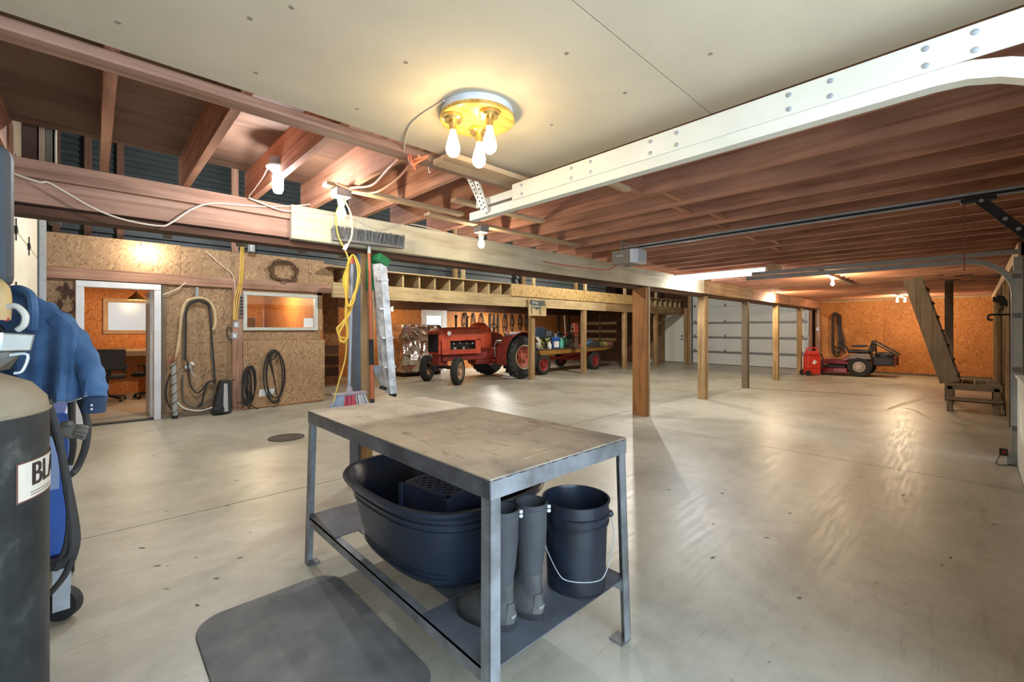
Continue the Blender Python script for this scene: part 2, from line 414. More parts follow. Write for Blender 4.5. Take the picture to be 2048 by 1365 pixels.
# office door frame
d2 = struct(MB().box(-0.185, -0.10, 8.665, 8.83, 0, 2.07).build('door_2', M_trim, bevel=0.004))
MB().box(0.67, 0.755, 8.665, 8.83, 0, 2.07).build('jamb', M_trim, d2, bevel=0.004)
MB().box(-0.185, 0.755, 8.66, 8.83, 1.99, 2.075).build('head', M_trim, d2, bevel=0.004)
MB().box(0.632, 0.668, 8.835, 9.60, 0.012, 1.985).build('open_leaf', M_trim, d2, bevel=0.004)
MB().box(-0.1, 0.67, 8.68, 8.82, 0, 0.018).build('threshold', M_dark, d2)
# inside window of the office
w1 = struct(MB().box(1.86, 3.11, 8.66, 8.74, 1.37, 1.42).build('window_1', plain('aluminium_frame', (206, 206, 198), 0.4, 0.2, var=0.06), bevel=0.004))
mf = MATS['aluminium_frame']
MB().box(1.86, 3.11, 8.66, 8.74, 1.98, 2.04).build('frame_rail', mf, w1, bevel=0.004)
for a in (1.86, 3.05): MB().box(a, a + 0.06, 8.66, 8.74, 1.42, 1.98).build('frame_stile', mf, w1, bevel=0.004)
MB().box(1.92, 3.05, 8.70, 8.706, 1.42, 1.98).build('pane', glass('clear_glass', (0.95, 0.97, 0.96), 0.10), w1)
# office shell
wi = struct(MB().box(3.20, 3.26, 8.80, YB, 0, 2.7).build('wall_office_side', M_osb))
oc = struct(MB().box(XL, 3.26, 8.80, YB, 2.36, 2.40).build('ceiling_office', M_osb))
# back wall
wb = struct(MB().box(XL, XE, YB + 0.03, YB + 0.1, 2.0, 4.7).build('wall_back_outer', M_side))
bx = [XL, 0.22]
W2 = (0.22, 1.55, 1.37, 1.97)
boards(wb, 'osb_sheet', M_osb, [(XL, 0.22, 0, 2.4), (1.55, 3.2, 0, 2.4), (0.22, 1.55, 0, 1.37), (0.22, 1.55, 1.97, 2.4)], YB, YB + 0.05)
boards(wb, 'osb_sheet', M_osb, [(3.26, 5.6, 0, 2.05), (5.604, 7.92, 0, 2.05), (8.95, 11.2, 0, 2.05), (11.204, 13.6, 0, 2.05), (13.604, XE, 0, 2.05)], YB, YB + 0.05)
boards(wb, 'header_board', DARKW('X'), [(3.26, 11.2, 2.03, 2.6), (11.2, XE, 2.03, 2.6)], YB - 0.02, YB + 0.04)
w2 = struct(MB().box(0.14, 1.63, YB - 0.03, YB, 1.29, 1.37).build('window_2', PALE('X'), bevel=0.003))
MB().box(0.14, 1.63, YB - 0.03, YB, 1.97, 2.05).build('frame_rail', PALE('X'), w2, bevel=0.003)
for a in (0.14, 1.55): MB().box(a, a + 0.08, YB - 0.03, YB, 1.37, 1.97).build('frame_stile', PALE('Z'), w2, bevel=0.003)
MB().box(0.22, 1.55, YB + 0.02, YB + 0.026, 1.37, 1.97).build('pane', glass('frosted_glass', (0.34, 0.29, 0.245), 0.05, 0.3), w2)
# back door with a tall light
d3 = struct(MB().box(7.93, 8.10, YB - 0.04, YB + 0.02, 0.02, 2.05).build('door_3', M_white, bevel=0.003))
MB().box(8.72, 8.92, YB - 0.04, YB + 0.02, 0.02, 2.05).build('door_stile', M_white, d3, bevel=0.003)
MB().box(8.10, 8.72, YB - 0.04, YB + 0.02, 1.86, 2.05).build('door_rail', M_white, d3, bevel=0.003)
MB().box(8.10, 8.72, YB - 0.04, YB + 0.02, 0.02, 0.85).build('door_panel', M_white, d3, bevel=0.003)
MB().box(8.10, 8.72, YB - 0.012, YB - 0.006, 0.85, 1.86).build('pane', glass('door_glass', (0.45, 0.42, 0.38), 0.06, 0.1), d3)
MB().ball((8.02, YB - 0.07, 0.98), 0.03).build('knob', M_chrome, d3, smooth=True)
# far end wall: big garage door, white man door, orange sheets
we = struct(MB().box(XE + 0.05, XE + 0.15, YR, YB, 0, 4.7).build('wall_far', DARKW('Z')))
def sheetsX(par, nm, mat, rects, x0, x1):
    for a, b, c, d in rects: MB().box(x0, x1, a, b, c, d).build(nm, mat, par, bevel=0.002)
sheetsX(we, 'osb_sheet', M_osb, [(YR, 0.746, 0.06, 2.36), (0.75, 1.966, 0.06, 2.36), (1.97, 3.186, 0.06, 2.36), (3.19, 3.78, 0.06, 2.36)], XE - 0.02, XE + 0.05)
sheetsX(we, 'sole_plate', GREYW('Y'), [(YR, 3.78, 0, 0.06)], XE - 0.03, XE + 0.05)
sheetsX(we, 'rim_board', PALE('Y'), [(YR, 3.78, 2.30, 2.345)], XE - 0.05, XE - 0.02)
sheetsX(we, 'stud', RED('Z'), [(3.62, 3.74, 0, 2.09), (3.86, 3.95, 0, 2.3)], XE - 0.14, XE - 0.02)
sheetsX(we, 'osb_sheet', M_osbo, [(9.35, YB, 0, 2.6)], XE - 0.02, XE + 0.05)
sheetsX(we, 'stud', POST('Z'), [(8.06, 8.22, 0, 2.8), (8.24, 8.40, 0, 2.3), (9.30, 9.42, 0, 2.3)], XE - 0.10, XE + 0.05)
d4 = struct(MB().box(XE - 0.02, XE + 0.04, 3.98, 8.06, 0, 2.9).build('door_4', plain('door_core', (110, 110, 105), 0.7)))
zz = [0.02, 0.50, 1.08, 1.66, 2.30, 2.9]
for k in range(5):
    s_ = MB().box(XE - 0.05, XE - 0.02, 4.0, 8.04, zz[k], zz[k + 1] - 0.006).build('door_section', M_doorw, d4, bevel=0.004)
    if 1 <= k <= 3:
        MB().box(XE - 0.10, XE - 0.05, 4.0, 8.04, zz[k] - 0.035, zz[k] + 0.035).build('strut', plain('strut_grey', (120, 122, 120), 0.4, 0.3), s_, bevel=0.004)
    if k < 4:
        for y in (4.15, 6.75, 7.95):
            MB().prism([(-0.035, 0), (0, 0.07), (0.035, 0), (0, -0.07)], 0.02, Matrix.Translation((XE - 0.05, y, zz[k + 1] + 0.05)) @ Matrix.Rotation(-math.pi / 2, 4, 'Z') @ Matrix.Rotation(math.pi / 2, 4, 'X')).build('hinge', plain('hinge_grey', (90, 90, 90), 0.4, 0.6), s_)
for y in (3.95, 8.06): MB().box(XE - 0.12, XE - 0.04, y, y + 0.04, 0, 2.9).build('track', M_galv, d4)
d5 = struct(MB().box(XE - 0.03, XE + 0.03, 8.42, 9.28, 0.02, 2.05).build('door_5', plain('white_man_door', (214, 214, 206), 0.5, var=0.03), bevel=0.004))
for z in (0.98, 1.12): MB().cyl((XE - 0.03, 8.50, z), (XE - 0.09, 8.50, z), 0.03, n=12).build('door_knob', M_dark, d5)
# right wall: closed garage door with two tracks, bare studs beyond
wr = struct(MB().box(7.0, XE, YR - 0.1, YR, 0, 2.6).build('wall_right', DARKW('X')))
MB().box(1.72, XE, YR - 0.1, YR, 2.2, 2.6).build('header', RED('X'), wr)
for k, x in enumerate((7.05, 7.6, 8.2, 8.8, 9.4, 10.0, 10.6, 11.3, 12.0, 13.0, 14.0, 15.2, 16.4, 17.4)):
    MB().box(x, x + 0.05 + 0.04 * (k % 2), YR, YR + 0.09, 0, 2.3).build('stud', POST('Z') if k % 2 else GREYW('Z'), wr, bevel=0.003)
MB().box(7.05, XE, YR, YR + 0.11, 2.16, 2.30).build('plate', PALE('X'), wr, bevel=0.004)
d6 = struct(MB().box(1.75, 6.95, YR - 0.06, YR, 0, 2.2).build('door_6', plain('door_core2', (120, 120, 112), 0.7)))
for k in range(4):
    s_ = MB().box(1.80, 6.80, YR, YR + 0.055, 0.01 + 0.53 * k, 0.53 * (k + 1)).build('door_section', plain('pale_door_skin', (222, 222, 212), 0.5, var=0.03), d6, bevel=0.006)
MB().box(1.80, 6.78, YR + 0.056, YR + 0.125, 0.01, 0.90).build('lower_panel', plain('pale_door_skin', (222, 222, 212), 0.5, var=0.03), d6, bevel=0.006)
MB().box(1.80, 6.79, YR + 0.056, YR + 0.14, 0.90, 0.925).build('panel_cap', plain('pale_door_skin', (222, 222, 212), 0.5, var=0.03), d6, bevel=0.006)
# wall stub behind the left of the camera, beside the open bay that lets the daylight in
MB().box(XL, -0.5, YR - 0.1, YR, 0, 2.6).build('stud', GREYW('Z'), wr)
MB().box(1.62, 1.76, YR - 0.1, YR, 0, 2.6).build('stud', GREYW('Z'), wr)
MB().box(-0.5, 1.62, YR - 0.1, YR, 2.32, 2.6).build('header', GREYW('X'), wr)
# dark siding over the office and the loft, roof above
ws = struct(MB().box(XL, 13.0, 8.94, 8.98, 2.6, 4.7).build('wall_upper', M_side))
z = 2.62; k = 0
lap = None
while z < 4.55:
    h = 0.20 if z < 3.6 else 0.085
    m = MB().add([(XL, 8.94, z), (13, 8.94, z), (13, 8.94, z + h), (XL, 8.94, z + h), (XL, 8.895, z), (13, 8.895, z)], [(0, 1, 2, 3), (4, 5, 2, 3), (0, 1, 5, 4), (0, 3, 4), (1, 5, 2)])
    m.build('siding_board', M_side, ws); z += h + 0.001
for x in (1.72, 4.05, 6.42, 8.80, 11.2): MB().box(x, x + 0.10, 8.80, 8.89, 2.6, 4.6).build('stud', POST('Z') if x > 3 else RED('Z'), ws)
for x in (-0.42, -0.1, 0.25): MB().box(x, x + 0.08, 8.82, 8.89, 2.72, 4.6).build('stud', DARKW('Z'), ws)
rf = struct(MB().box(XL, XE + 0.1, 3.8, YB + 0.1, 4.6, 4.7).build('roof', M_side))
wu = struct(MB().box(XL, XE + 0.1, 3.82, 3.86, ZD + 0.02, 4.6).build('wall_loft_front', M_side))
# loft over the back bay
lo = struct(MB().box(3.26, XE, 8.50, YB, 2.575, 2.60).build('ceiling_loft', M_ply))
k0 = MB().box(-0.02, 0.02, 8.50, YB, 2.29, 2.575).build('joist', PINE('Y'), lo); k0.location.x = 3.62
copies(k0, [(3.62 + 0.406 * k, 0, 0) for k in range(1, 36) if 3.62 + 0.406 * k < XE - 0.05], lo)
MB().box(3.3, XE, 10.4, 10.44, 2.29, 2.575).build('blocking', DARKW('X'), lo)
lb = struct(MB().box(3.30, 7.30, 8.42, 8.50, 2.0, 2.288).build('loft_beam', PINE('X'), bevel=0.003))
MB().box(7.304, 12.3, 8.42, 8.50, 2.0, 2.288).build('beam_board', PINE('X'), lb, bevel=0.003)
MB().box(12.304, XE - 0.1, 8.42, 8.50, 2.0, 2.288).build('beam_board', POST('X'), lb, bevel=0.003)
for a, b in ((7.95, 8.6), (8.604, 11.6), (11.604, 14.85)):
    MB().box(a, b, 8.385, 8.42, 2.275, 2.60).build('rim_sheet', osb('osb_fresh', (150, 116, 66), (196, 162, 104), (216, 186, 132)), lb, bevel=0.002)
MB().box(3.3, XE - 0.1, 8.42, 8.5, 2.58, 2.602).build('deck_edge', PINE('X'), lb)
# partition with nailer boards at the end of the wagon bay
wp = struct(MB().box(16.5, 16.55, 9.9, YB, 0, 2.29).build('wall_partition', DARKW('Z')))
for z in (0.95, 1.31, 1.67): MB().box(16.46, 16.5, 10.75, 12.35, z - 0.06, z + 0.06).build('nailer', PALE('Y'), wp, bevel=0.003)
MB().box(16.44, 16.5, 11.55, 11.62, 0.6, 2.1).build('stud', GREYW('Z'), wp)
# alcove between office and loft bay
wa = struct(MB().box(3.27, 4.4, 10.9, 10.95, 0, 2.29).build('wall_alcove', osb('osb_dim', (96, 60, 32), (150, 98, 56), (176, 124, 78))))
for z in (0.25, 0.52, 0.80): MB().box(3.27, 4.4, 10.86, 10.9, z, z + 0.2).build('shelf_board', DARKW('X'), wa, bevel=0.003)
MB().box(3.66, 3.80, 10.2, 10.34, 0, 2.29).build('stud', DARKW('Z'), wa)
# ================================================================== posts
def post(x0, x1, y0, y1, z1, mat, label, extra=None, group=None):
    t = thing('support_post', label, 'post', ((x0 + x1) / 2, (y0 + y1) / 2, 0), group=group)
    MB().box(x0, x1, y0, y1, 0, z1).build('timber', mat, t, bevel=0.004, world=True)
    if extra: extra(t)
    return t
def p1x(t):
    MB().box(1.648, 1.672, 3.66, 3.83, 0, 2.04).build('side_plate', plain('blue_grey_side', (96, 106, 120), 0.5, 0.3, var=0.15, scale=4), t, world=True)  # blue-grey slab covering the left face of the post
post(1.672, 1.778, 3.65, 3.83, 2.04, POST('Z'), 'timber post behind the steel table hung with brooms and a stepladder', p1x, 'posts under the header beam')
def p2x(t):
    MB().box(6.335, 6.40, 3.705, 3.83, 0, 2.05).build('timber_ply', wood('orange_fir_', (176, 122, 74), (130, 82, 44), 'Z'), t, bevel=0.003, world=True)
    MB().box(6.395, 6.44, 3.575, 3.82, 0.0, 2.06).build('nailed_board', PINE('Z'), t, bevel=0.004, world=True)
post(6.325, 6.395, 3.585, 3.70, 2.05, wood('orange_fir_', (176, 122, 74), (130, 82, 44), 'Z'), 'thick built-up orange post in mid floor with a pale board nailed on its edge', p2x, 'posts under the header beam')
for x, s, m, lab in ((8.83, 0.15, POST('Z'), 'bleached rough post nearest right of the thick orange post'),
                     (11.2, 0.13, GREYW('Z'), 'dark brown post second right of the thick orange post'),
                     (13.52, 0.13, POST('Z'), 'post third right of the thick orange post before the far garage door'),
                     (15.85, 0.12, POST('Z'), 'last post of the header beam, nearest the red fuel caddy')):
    post(x - s / 2, x + s / 2, 3.75 - s / 2, 3.75 + s / 2, 2.05, m, lab, None, 'posts under the header beam')
for x, lab in ((4.08, 'loft post half hidden behind the hanging stepladder'), (8.83, 'loft post under the pig sign beside the rear tractor wheel'),
               (11.2, 'loft post in front of the middle of the loaded wagon'), (13.55, 'loft post at the tail end of the loaded wagon'),
               (15.75, 'loft post nearest the white man door')):
    post(x - 0.07, x + 0.07, 8.44, 8.57, 2.0, POST('Z'), lab, None, 'posts under the loft')
for x, lab in ((6.42, 'short stud standing on the loft edge above the tractor hood'), (8.86, 'short stud on the loft edge above the pig sign'),
               (11.22, 'short stud on the loft edge above the wagon middle'), (13.5, 'short stud on the loft edge above the wagon tail'),
               (15.7, 'short stud on the loft edge near the far garage door')):
    tag(MB().box(x - 0.05, x + 0.05, 8.43, 8.50, 2.602, 3.6).build('loft_stud', PINE('Z'), bevel=0.003), lab, 'stud', 'studs above the loft')

# ================================================================== lamps
def bulb_fix(name, label, p, watts, col=SOFT, mat=None, kind='box', group='bare bulbs', down=0.0):
    """p is the lamp-holder's top centre; the bulb hangs below it"""
    t = thing(name, label, 'light', p, group=group); mat = mat or M_bulb
    if kind == 'box':
        MB().box(-0.05, 0.05, -0.05, 0.05, -0.055, 0).build('junction_box', plain('box_grey', (150, 150, 146), 0.5, 0.2), t, bevel=0.004)
        MB().cyl((0, 0, -0.055), (0, 0, -0.10), 0.028, 0.022).build('socket', plain('porcelain', (220, 214, 200), 0.4), t, smooth=True)
        z = -0.10
    elif kind == 'plate':
        MB().lathe([(0.05, 0), (0.055, -0.04), (0.062, -0.05)], 20).build('junction_box', plain('box_grey', (150, 150, 146), 0.5, 0.2), t, smooth=True)
        MB().lathe([(0.066, -0.05), (0.068, -0.06), (0.045, -0.075), (0.03, -0.09)], 24).build('lampholder', plain('porcelain', (220, 214, 200), 0.4), t, smooth=True)
        z = -0.09
    else:
        MB().cyl((0, 0, 0), (0, 0, -0.05), 0.03, 0.022).build('socket', plain('porcelain', (220, 214, 200), 0.4), t, smooth=True)
        z = -0.05
    if kind == 'plate': pr = [(0.015, z), (0.032, z - 0.02), (0.032, z - 0.10), (0.022, z - 0.125), (0.002, z - 0.13)]
    else: pr = [(0.013, z), (0.018, z - 0.02), (0.030, z - 0.055), (0.028, z - 0.075), (0.015, z - 0.09), (0.001, z - 0.094)]
    MB().lathe(pr, 16).build('bulb', mat, t, smooth=True)
    lamp('bulb_light', V(p) + V((0, 0, z - 0.06)), watts, col, 0.03, t)
    return t
# keyless holder between the joists at the left, cool white
bulb_fix('ceiling_bulb', 'cool white bulb in a round porcelain holder between the left joists', PX(556, 318, Z=2.46), 14, COOL, M_bulbc, 'plate')
# strips of lath under the joists
def lath(x0, x1, y, w, z, label, mat=None, h=0.025):
    return tag(MB().box(x0, x1, y - w / 2, y + w / 2, z - h, z).build('wood_strip', mat or PALE('X'), bevel=0.002), label, 'board', 'wooden strips under the joists')
lath(1.09, 2.2, 2.92, 0.075, ZJ - 0.001, 'thin wood strip under the joists holding the bulb with the yellow cord')
lath(1.98, 3.95, 3.10, 0.085, ZJ - 0.001, 'longer wood strip under the joists holding the bulb before the white header')
lath(1.9, 2.85, 2.62, 0.075, ZJ - 0.001, 'short wood strip under the joists behind the garage track hanger')
lath(1.33, 2.05, 1.94, 0.16, ZJ - 0.044, 'wide grey plank end beneath the ceiling board where the track hanger bolts', PALE('X'), 0.03)
lath(2.15, 2.62, 1.62, 0.05, ZJ - 0.001, 'little wood strip just right of the white garage track', PALE('X'), 0.03)
bulb_fix('ceiling_bulb', 'warm bulb under a grey box with a yellow cord plugged in', (1.20, 2.92, ZJ - 0.027), 6)
bulb_fix('ceiling_bulb', 'warm bulb under a grey box in front of the white header', (2.56, 3.10, ZJ - 0.027), 4)
bulb_fix('ceiling_bulb', 'bare bulb on the header just below the fluorescent fixture', (7.88, 3.56, 2.285), 26, COOL, M_bulbc, 'bare')
bulb_fix('ceiling_bulb', 'warm bare bulb glowing on the bare end of the header', (12.7, 3.56, 2.275), 42, WARM, None, 'bare')
bulb_fix('ceiling_bulb', 'warm bare bulb on the right ceiling over the wheel tracks', (9.44, 1.73, 2.30), 32, WARM, None, 'bare')
tag(MB().box(8.3, 11.2, 1.69, 1.77, ZJ - 0.044, ZJ).build('wood_strip', PALE('X'), bevel=0.002), 'wood strip under the joists carrying the bulb left of the stair', 'board', 'wooden strips under the joists')
for k, dy in enumerate((0.0, 0.16)):
    bulb_fix('ceiling_bulb', ('left' if k else 'right') + ' one of the twin bulbs before the orange end wall', (16.2, 1.33 + dy, 2.285), 34, WARM, None, 'bare')
tag(MB().box(15.2, 17.0, 1.39, 1.44, ZJ - 0.06, ZJ).build('wood_strip', PALE('X'), bevel=0.002), 'wood strip under the joists carrying the twin bulbs at the end wall', 'board', 'wooden strips under the joists')
for x in (0.52, 0.63):
    bulb_fix('ceiling_bulb', ('left' if x < 0.6 else 'right') + ' of two bulbs in front of the OSB strip above the office door', (x, 8.50, 2.66), 4, SOFT, None, 'bare')
bulb_fix('ceiling_bulb', 'small warm bulb under the loft beyond the foil-wrapped crate', (6.25, 11.6, 2.06), 26, WARM, None, 'bare')
bulb_fix('ceiling_bulb', 'warm office bulb seen through the small inside window', (2.55, 10.4, 2.36), 60, WARM, None, 'bare')
# fill bulbs added to brighten the tall aisle, hidden from the camera by the header
for x, wt_, lab in ((1.3, 110, 'left'), (5.2, 160, 'middle'), (10.4, 215, 'right')):
    h_ = bulb_fix('fill_bulb', lab + ' added fill bulb hung high in the tall aisle behind the header beam', (x, 6.3, 3.80), wt_, (0.92, 0.95, 1.0) if x < 2 else (1.0, 0.94, 0.84), None, 'bare', 'added fill bulbs of the tall aisle')
    MB().cyl((0, 0, 0), (0, 0, 0.8), 0.005, n=6).build('cord', M_dark, h_)
# flush fixture: white ring, plywood disc, three lamps
c = PX(955, 222, Z=ZJ - 0.015); cx, cy = c.x, c.y
t = thing('flush_light', 'round plywood flush light with three bulbs on the ceiling board', 'light', (cx, cy, ZJ - 0.015))
MB().lathe([(0.155, 0), (0.155, -0.028)], 48).build('mount_ring', plain('ring_white', (214, 220, 228), 0.4), t, smooth=True)
MB().lathe([(0.152, -0.028), (0.160, -0.031), (0.160, -0.046), (0.152, -0.049)], 48).build('wood_disc', wood('varnished_pine_', (214, 170, 84), (170, 116, 44), 'X', rough=0.3, fine=40, c3=(228, 190, 104)), t, smooth=True)
brass = plain('brass', (214, 184, 120), 0.25, 0.9, var=0.05)
for u, v in ((906, 236), (979, 228), (958, 262)):
    q = PX(u, v, Z=ZJ - 0.07); lx, ly = q.x - cx, q.y - cy
    s_ = MB().lathe([(0.044, -0.049), (0.044, -0.062), (0.036, -0.070)], 24, Matrix.Translation((lx, ly, 0))).build('lamp_cup', brass, t, smooth=True)
    MB().cyl((lx, ly, -0.070), (lx, ly, -0.108), 0.017, 0.016, 16).build('socket', brass, s_, smooth=True)
    MB().lathe([(0.012, -0.108), (0.014, -0.122), (0.027, -0.165), (0.031, -0.185), (0.027, -0.205), (0.014, -0.218), (0.001, -0.222)], 18, Matrix.Translation((lx, ly, 0))).build('bulb', emit('edison_bulb', (1.0, 0.80, 0.45), 2.6, True), s_, smooth=True)
    lamp('bulb_light', (cx + lx, cy + ly, ZJ - 0.2), 1.15, (1.0, 0.74, 0.40), 0.025, t)
MB().tube(spl([(cx - 0.16, cy + 0.02, ZJ - 0.02), (cx - 0.15, cy + 0.3, ZJ - 0.018), (1.18, 2.07, ZJ - 0.03)]), 0.004).build('cord', M_wire, t, world=True)
# fluorescent strip
t = thing('fluorescent_fixture', 'long lit fluorescent wrap fixture under the joists', 'light', (7.42, 2.9, 2.33))
MB().box(-0.11, 0.11, -0.75, 0.75, -0.05, 0).build('housing', plain('housing_white', (200, 206, 208), 0.4), t, bevel=0.01)
MB().add([(-0.13, -0.74, -0.05), (0.13, -0.74, -0.05), (0.13, 0.74, -0.05), (-0.13, 0.74, -0.05), (-0.09, -0.72, -0.095), (0.09, -0.72, -0.095), (0.09, 0.72, -0.095), (-0.09, 0.72, -0.095)],
         [(0, 1, 2, 3), (4, 5, 6, 7), (0, 1, 5, 4), (1, 2, 6, 5), (2, 3, 7, 6), (3, 0, 4, 7)]).build('diffuser', emit('tube_light', (0.92, 0.97, 1.0), 15.0), t)
for s in (-1, 1): MB().box(-0.13, 0.13, s * 0.745 - 0.012, s * 0.745 + 0.012, -0.09, 0).build('end_cap', M_white, t, bevel=0.004)
t = thing('wood_block', 'stub of stacked lumber screwed up over the near end of the fluorescent fixture', 'board', (7.2, 2.05, 2.25))
MB().box(-0.08, 0.30, -0.05, 0.05, 0.04, 0.09).build('upper_piece', PALE('X'), t, bevel=0.003)
MB().box(-0.05, 0.34, -0.045, 0.045, -0.005, 0.04).build('lower_piece', PALE('X'), t, bevel=0.003)
# lens light under the loft
t = thing('shop_light', 'flat lit fluorescent panel under the loft above the tractor', 'light', (10.3, 11.4, 2.28))
MB().box(-0.5, 0.5, -0.14, 0.14, -0.04, 0.0).build('housing', M_white, t, bevel=0.008)
MB().box(-0.48, 0.48, -0.12, 0.12, -0.055, -0.04).build('diffuser', emit('tube_light2', (1.0, 0.97, 0.9), 85.0), t)

# ================================================================== garage tracks and opener
def track(name, x, label, cover):
    t = thing(name, label, 'track', (x, 0, 0), group='garage door tracks')
    def run(z, yend, r, drop):
        pts = [V((0, yend, z)), V((0, 0.08, z))]
        if drop:
            for k in range(1, 9):
                a = k / 8 * math.pi / 2; pts.append(V((0, 0.08 - r * math.sin(a), z - r * (1 - math.cos(a)))))
            pts.append(V((0, 0.08 - r, 0.05)))
        else: pts.append(V((0, -0.32, z)))
        return pts
    def channel(pts, w, h):
        m = MB(); R = []
        prof = [(-w / 2, -h / 2), (w / 2, -h / 2), (w / 2, -h / 2 + 0.012), (-w / 2 + 0.006, -h / 2 + 0.012), (-w / 2 + 0.006, h / 2 - 0.012), (w / 2, h / 2 - 0.012), (w / 2, h / 2), (-w / 2, h / 2)]
        for i, p in enumerate(pts):
            d = (pts[min(i + 1, len(pts) - 1)] - pts[max(0, i - 1)]).normalized(); n = V((0, -d.z, d.y)) if True else None
            if n.z < 0 and abs(d.y) > 0.5: n = -n
            R.append([p + V((a, 0, 0)) + n * b for a, b in prof])
        # keep ring orientation steady along the bend
        for i in range(1, len(R)):
            if (R[i][-1] - R[i][0]).dot(R[i - 1][-1] - R[i - 1][0]) < 0:
                p = pts[i]; R[i] = [p + V((a, 0, 0)) + (-(q - p - V((a, 0, 0)))) for (a, b), q in zip(prof, R[i])]
        return m.rings(R)
    met = M_rail if cover else M_galv
    channel(run(2.115, 2.27, 0.36, True), 0.05, 0.05).build('lower_track', met, t, smooth=True)
    channel(run(2.18, 2.20, 0.3, False), 0.05, 0.045).build('upper_track', met, t, smooth=True)
    if cover:
        cv = MB().box(-0.032, -0.026, -0.33, 1.86, 2.135, 2.225).build('stiffener_plate', M_rail, t, bevel=0.001)
        MB().box(-0.030, 0.03, -0.33, 1.86, 2.222, 2.228).build('flange', M_rail, t)
        for y in (1.78, 1.42, 1.30, 0.98, 0.86, 0.45, 0.33, 0.1, 0.0, -0.1):
            for z in (2.155, 2.205): MB().lathe([(0.009, 0), (0.008, 0.003), (0.001, 0.005)], 10, Matrix.Translation((-0.032, y, z)) @ Matrix.Rotation(-math.pi / 2, 4, 'Y')).build('bolt', M_galv, cv, smooth=True)
    else:
        br = MB().box(-0.05, 0.02, -0.33, -0.27, 0.02, 2.12).build('wall_angle', M_galv, t)
        for z in (0.35, 0.95, 1.5, 1.9): MB().box(-0.056, -0.05, -0.325, -0.26, z, z + 0.05).build('bracket', plain('bracket_zinc', (120, 120, 118), 0.4, 0.6), br, bevel=0.003)
        MB().box(-0.06, 0.03, -0.36, -0.22, 0.0, 0.13).build('foot_bracket', M_galv, t, bevel=0.01)
    return t
t = track('garage_track', 1.80, 'white steel garage track with bolted stiffener crossing beneath the ceiling board', True)
def angle_iron(p, q, nm, par):
    m = MB().bar(p, q, 0.032, 0.003, (1, 0, 0)); m.bar(V(p) + V((0.016, 0, 0)), V(q) + V((0.016, 0, 0)), 0.003, 0.03, (1, 0, 0))
    o = m.build(nm, M_rail, par, world=True)
    h = MB(); d = V(q) - V(p); n = int(d.length / 0.028)
    for k in range(1, n):
        c_ = V(p) + d * (k / n); h.cyl(c_ + V((-0.003, -0.002, 0)), c_ + V((-0.001, -0.006, 0)), 0.0055, n=6)
    h.build('slot_holes', M_dark, o, world=True)
angle_iron((1.715, 2.27, 2.45), (1.762, 2.10, 2.105), 'hanger_angle', t)
angle_iron((1.715, 2.175, 2.40), (1.762, 2.085, 2.11), 'hanger_angle', t)
track('garage_track', 6.83, 'bare galvanised garage track curving down at the right wall', False)
t = thing('photo_eye', 'small safety eye sensor at the foot of the right garage track', 'sensor', (6.70, -0.20, 0))
MB().box(-0.01, 0.03, -0.03, 0.03, 0.10, 0.17).build('housing', M_blk, t, bevel=0.006)
MB().cyl((-0.01, 0, 0.14), (-0.02, 0, 0.14), 0.016).build('lens', plain('red_lens', (150, 30, 30), 0.2), t)
MB().bar((0.03, 0, 0.13), (0.12, -0.04, 0.10), 0.006, 0.02).build('arm', M_galv, t)
MB().tube(spl([(0.0, 0.02, 0.11), (-0.05, 0.05, 0.02), (0.0, -0.02, 0.008), (0.08, -0.06, 0.01)]), 0.004).build('wire', M_dark, t)
# opener
t = thing('garage_opener', 'taupe and white garage door opener hung from the joists', 'opener', (4.3, 2.62, 2.10))
bd = MB().box(-0.13, 0.13, -0.06, 0.16, 0.0, 0.155).build('body', plain('taupe_plastic', (134, 124, 112), 0.45, var=0.04), t, bevel=0.008)
prof = [(-0.13, -0.06), (0.13, -0.06), (0.13, -0.13), (0.06, -0.165), (-0.06, -0.165), (-0.13, -0.14)]
MB().prism([(-0.128, -0.061), (0.128, -0.061), (0.128, -0.10), (0.09, -0.145), (0.0, -0.155), (-0.09, -0.145), (-0.128, -0.10)], 0.15, Matrix.Translation((0, 0, 0.003))).build('light_lens', plain('white_lens', (216, 220, 222), 0.35, var=0.02), t, bevel=0.01)
text_mb('Linear', 0.034, Matrix.Translation((-0.1315, 0.055, 0.09)) @ Matrix.Rotation(-math.pi / 2, 4, 'Z') @ Matrix.Rotation(math.pi / 2, 4, 'X')).build('lettering', M_white, t)
MB().box(-0.08, 0.05, 0.02, 0.1, -0.012, 0).build('button_panel', plain('grey_panel', (150, 146, 138), 0.5), t)
MB().box(-0.05, 0.03, 0.04, 0.08, -0.016, -0.010).build('red_button', plain('red_plastic', (150, 60, 50), 0.4), t)
MB().tube(spl([(-0.10, 0.12, 0.0), (-0.14, 0.2, -0.05), (-0.2, 0.4, -0.02), (-0.3, 0.75, 0.05), (-0.4, 0.95, 0.10)], 5), 0.006, 6).build('power_lead', plain('red_cable', (176, 70, 50), 0.5), t, smooth=True)
MB().box(-0.017, 0.017, -2.98, 0.1, 0.188, 0.206).build('rail', M_galv, t, bevel=0.003)
MB().box(-0.012, 0.012, -2.95, -0.1, 0.170, 0.188).build('chain', M_dark, t)
MB().box(-0.010, 0.010, -2.98, 0.05, 0.160, 0.170).build('rail_lip', M_galv, t)
for s in (-1, 1): MB().box(s * 0.11 - 0.015, s * 0.11 + 0.015, 0.04, 0.045, 0.155, 0.245).build('hanger_strap', M_galv, t)
MB().bar((-0.14, 0.042, 0.24), (0.18, 0.042, 0.24), 0.03, 0.004).build('hanger_angle', M_galv, t)
MB().box(-0.03, 0.03, -2.72, -2.55, 0.135, 0.165).build('trolley', M_blk, t, bevel=0.008)
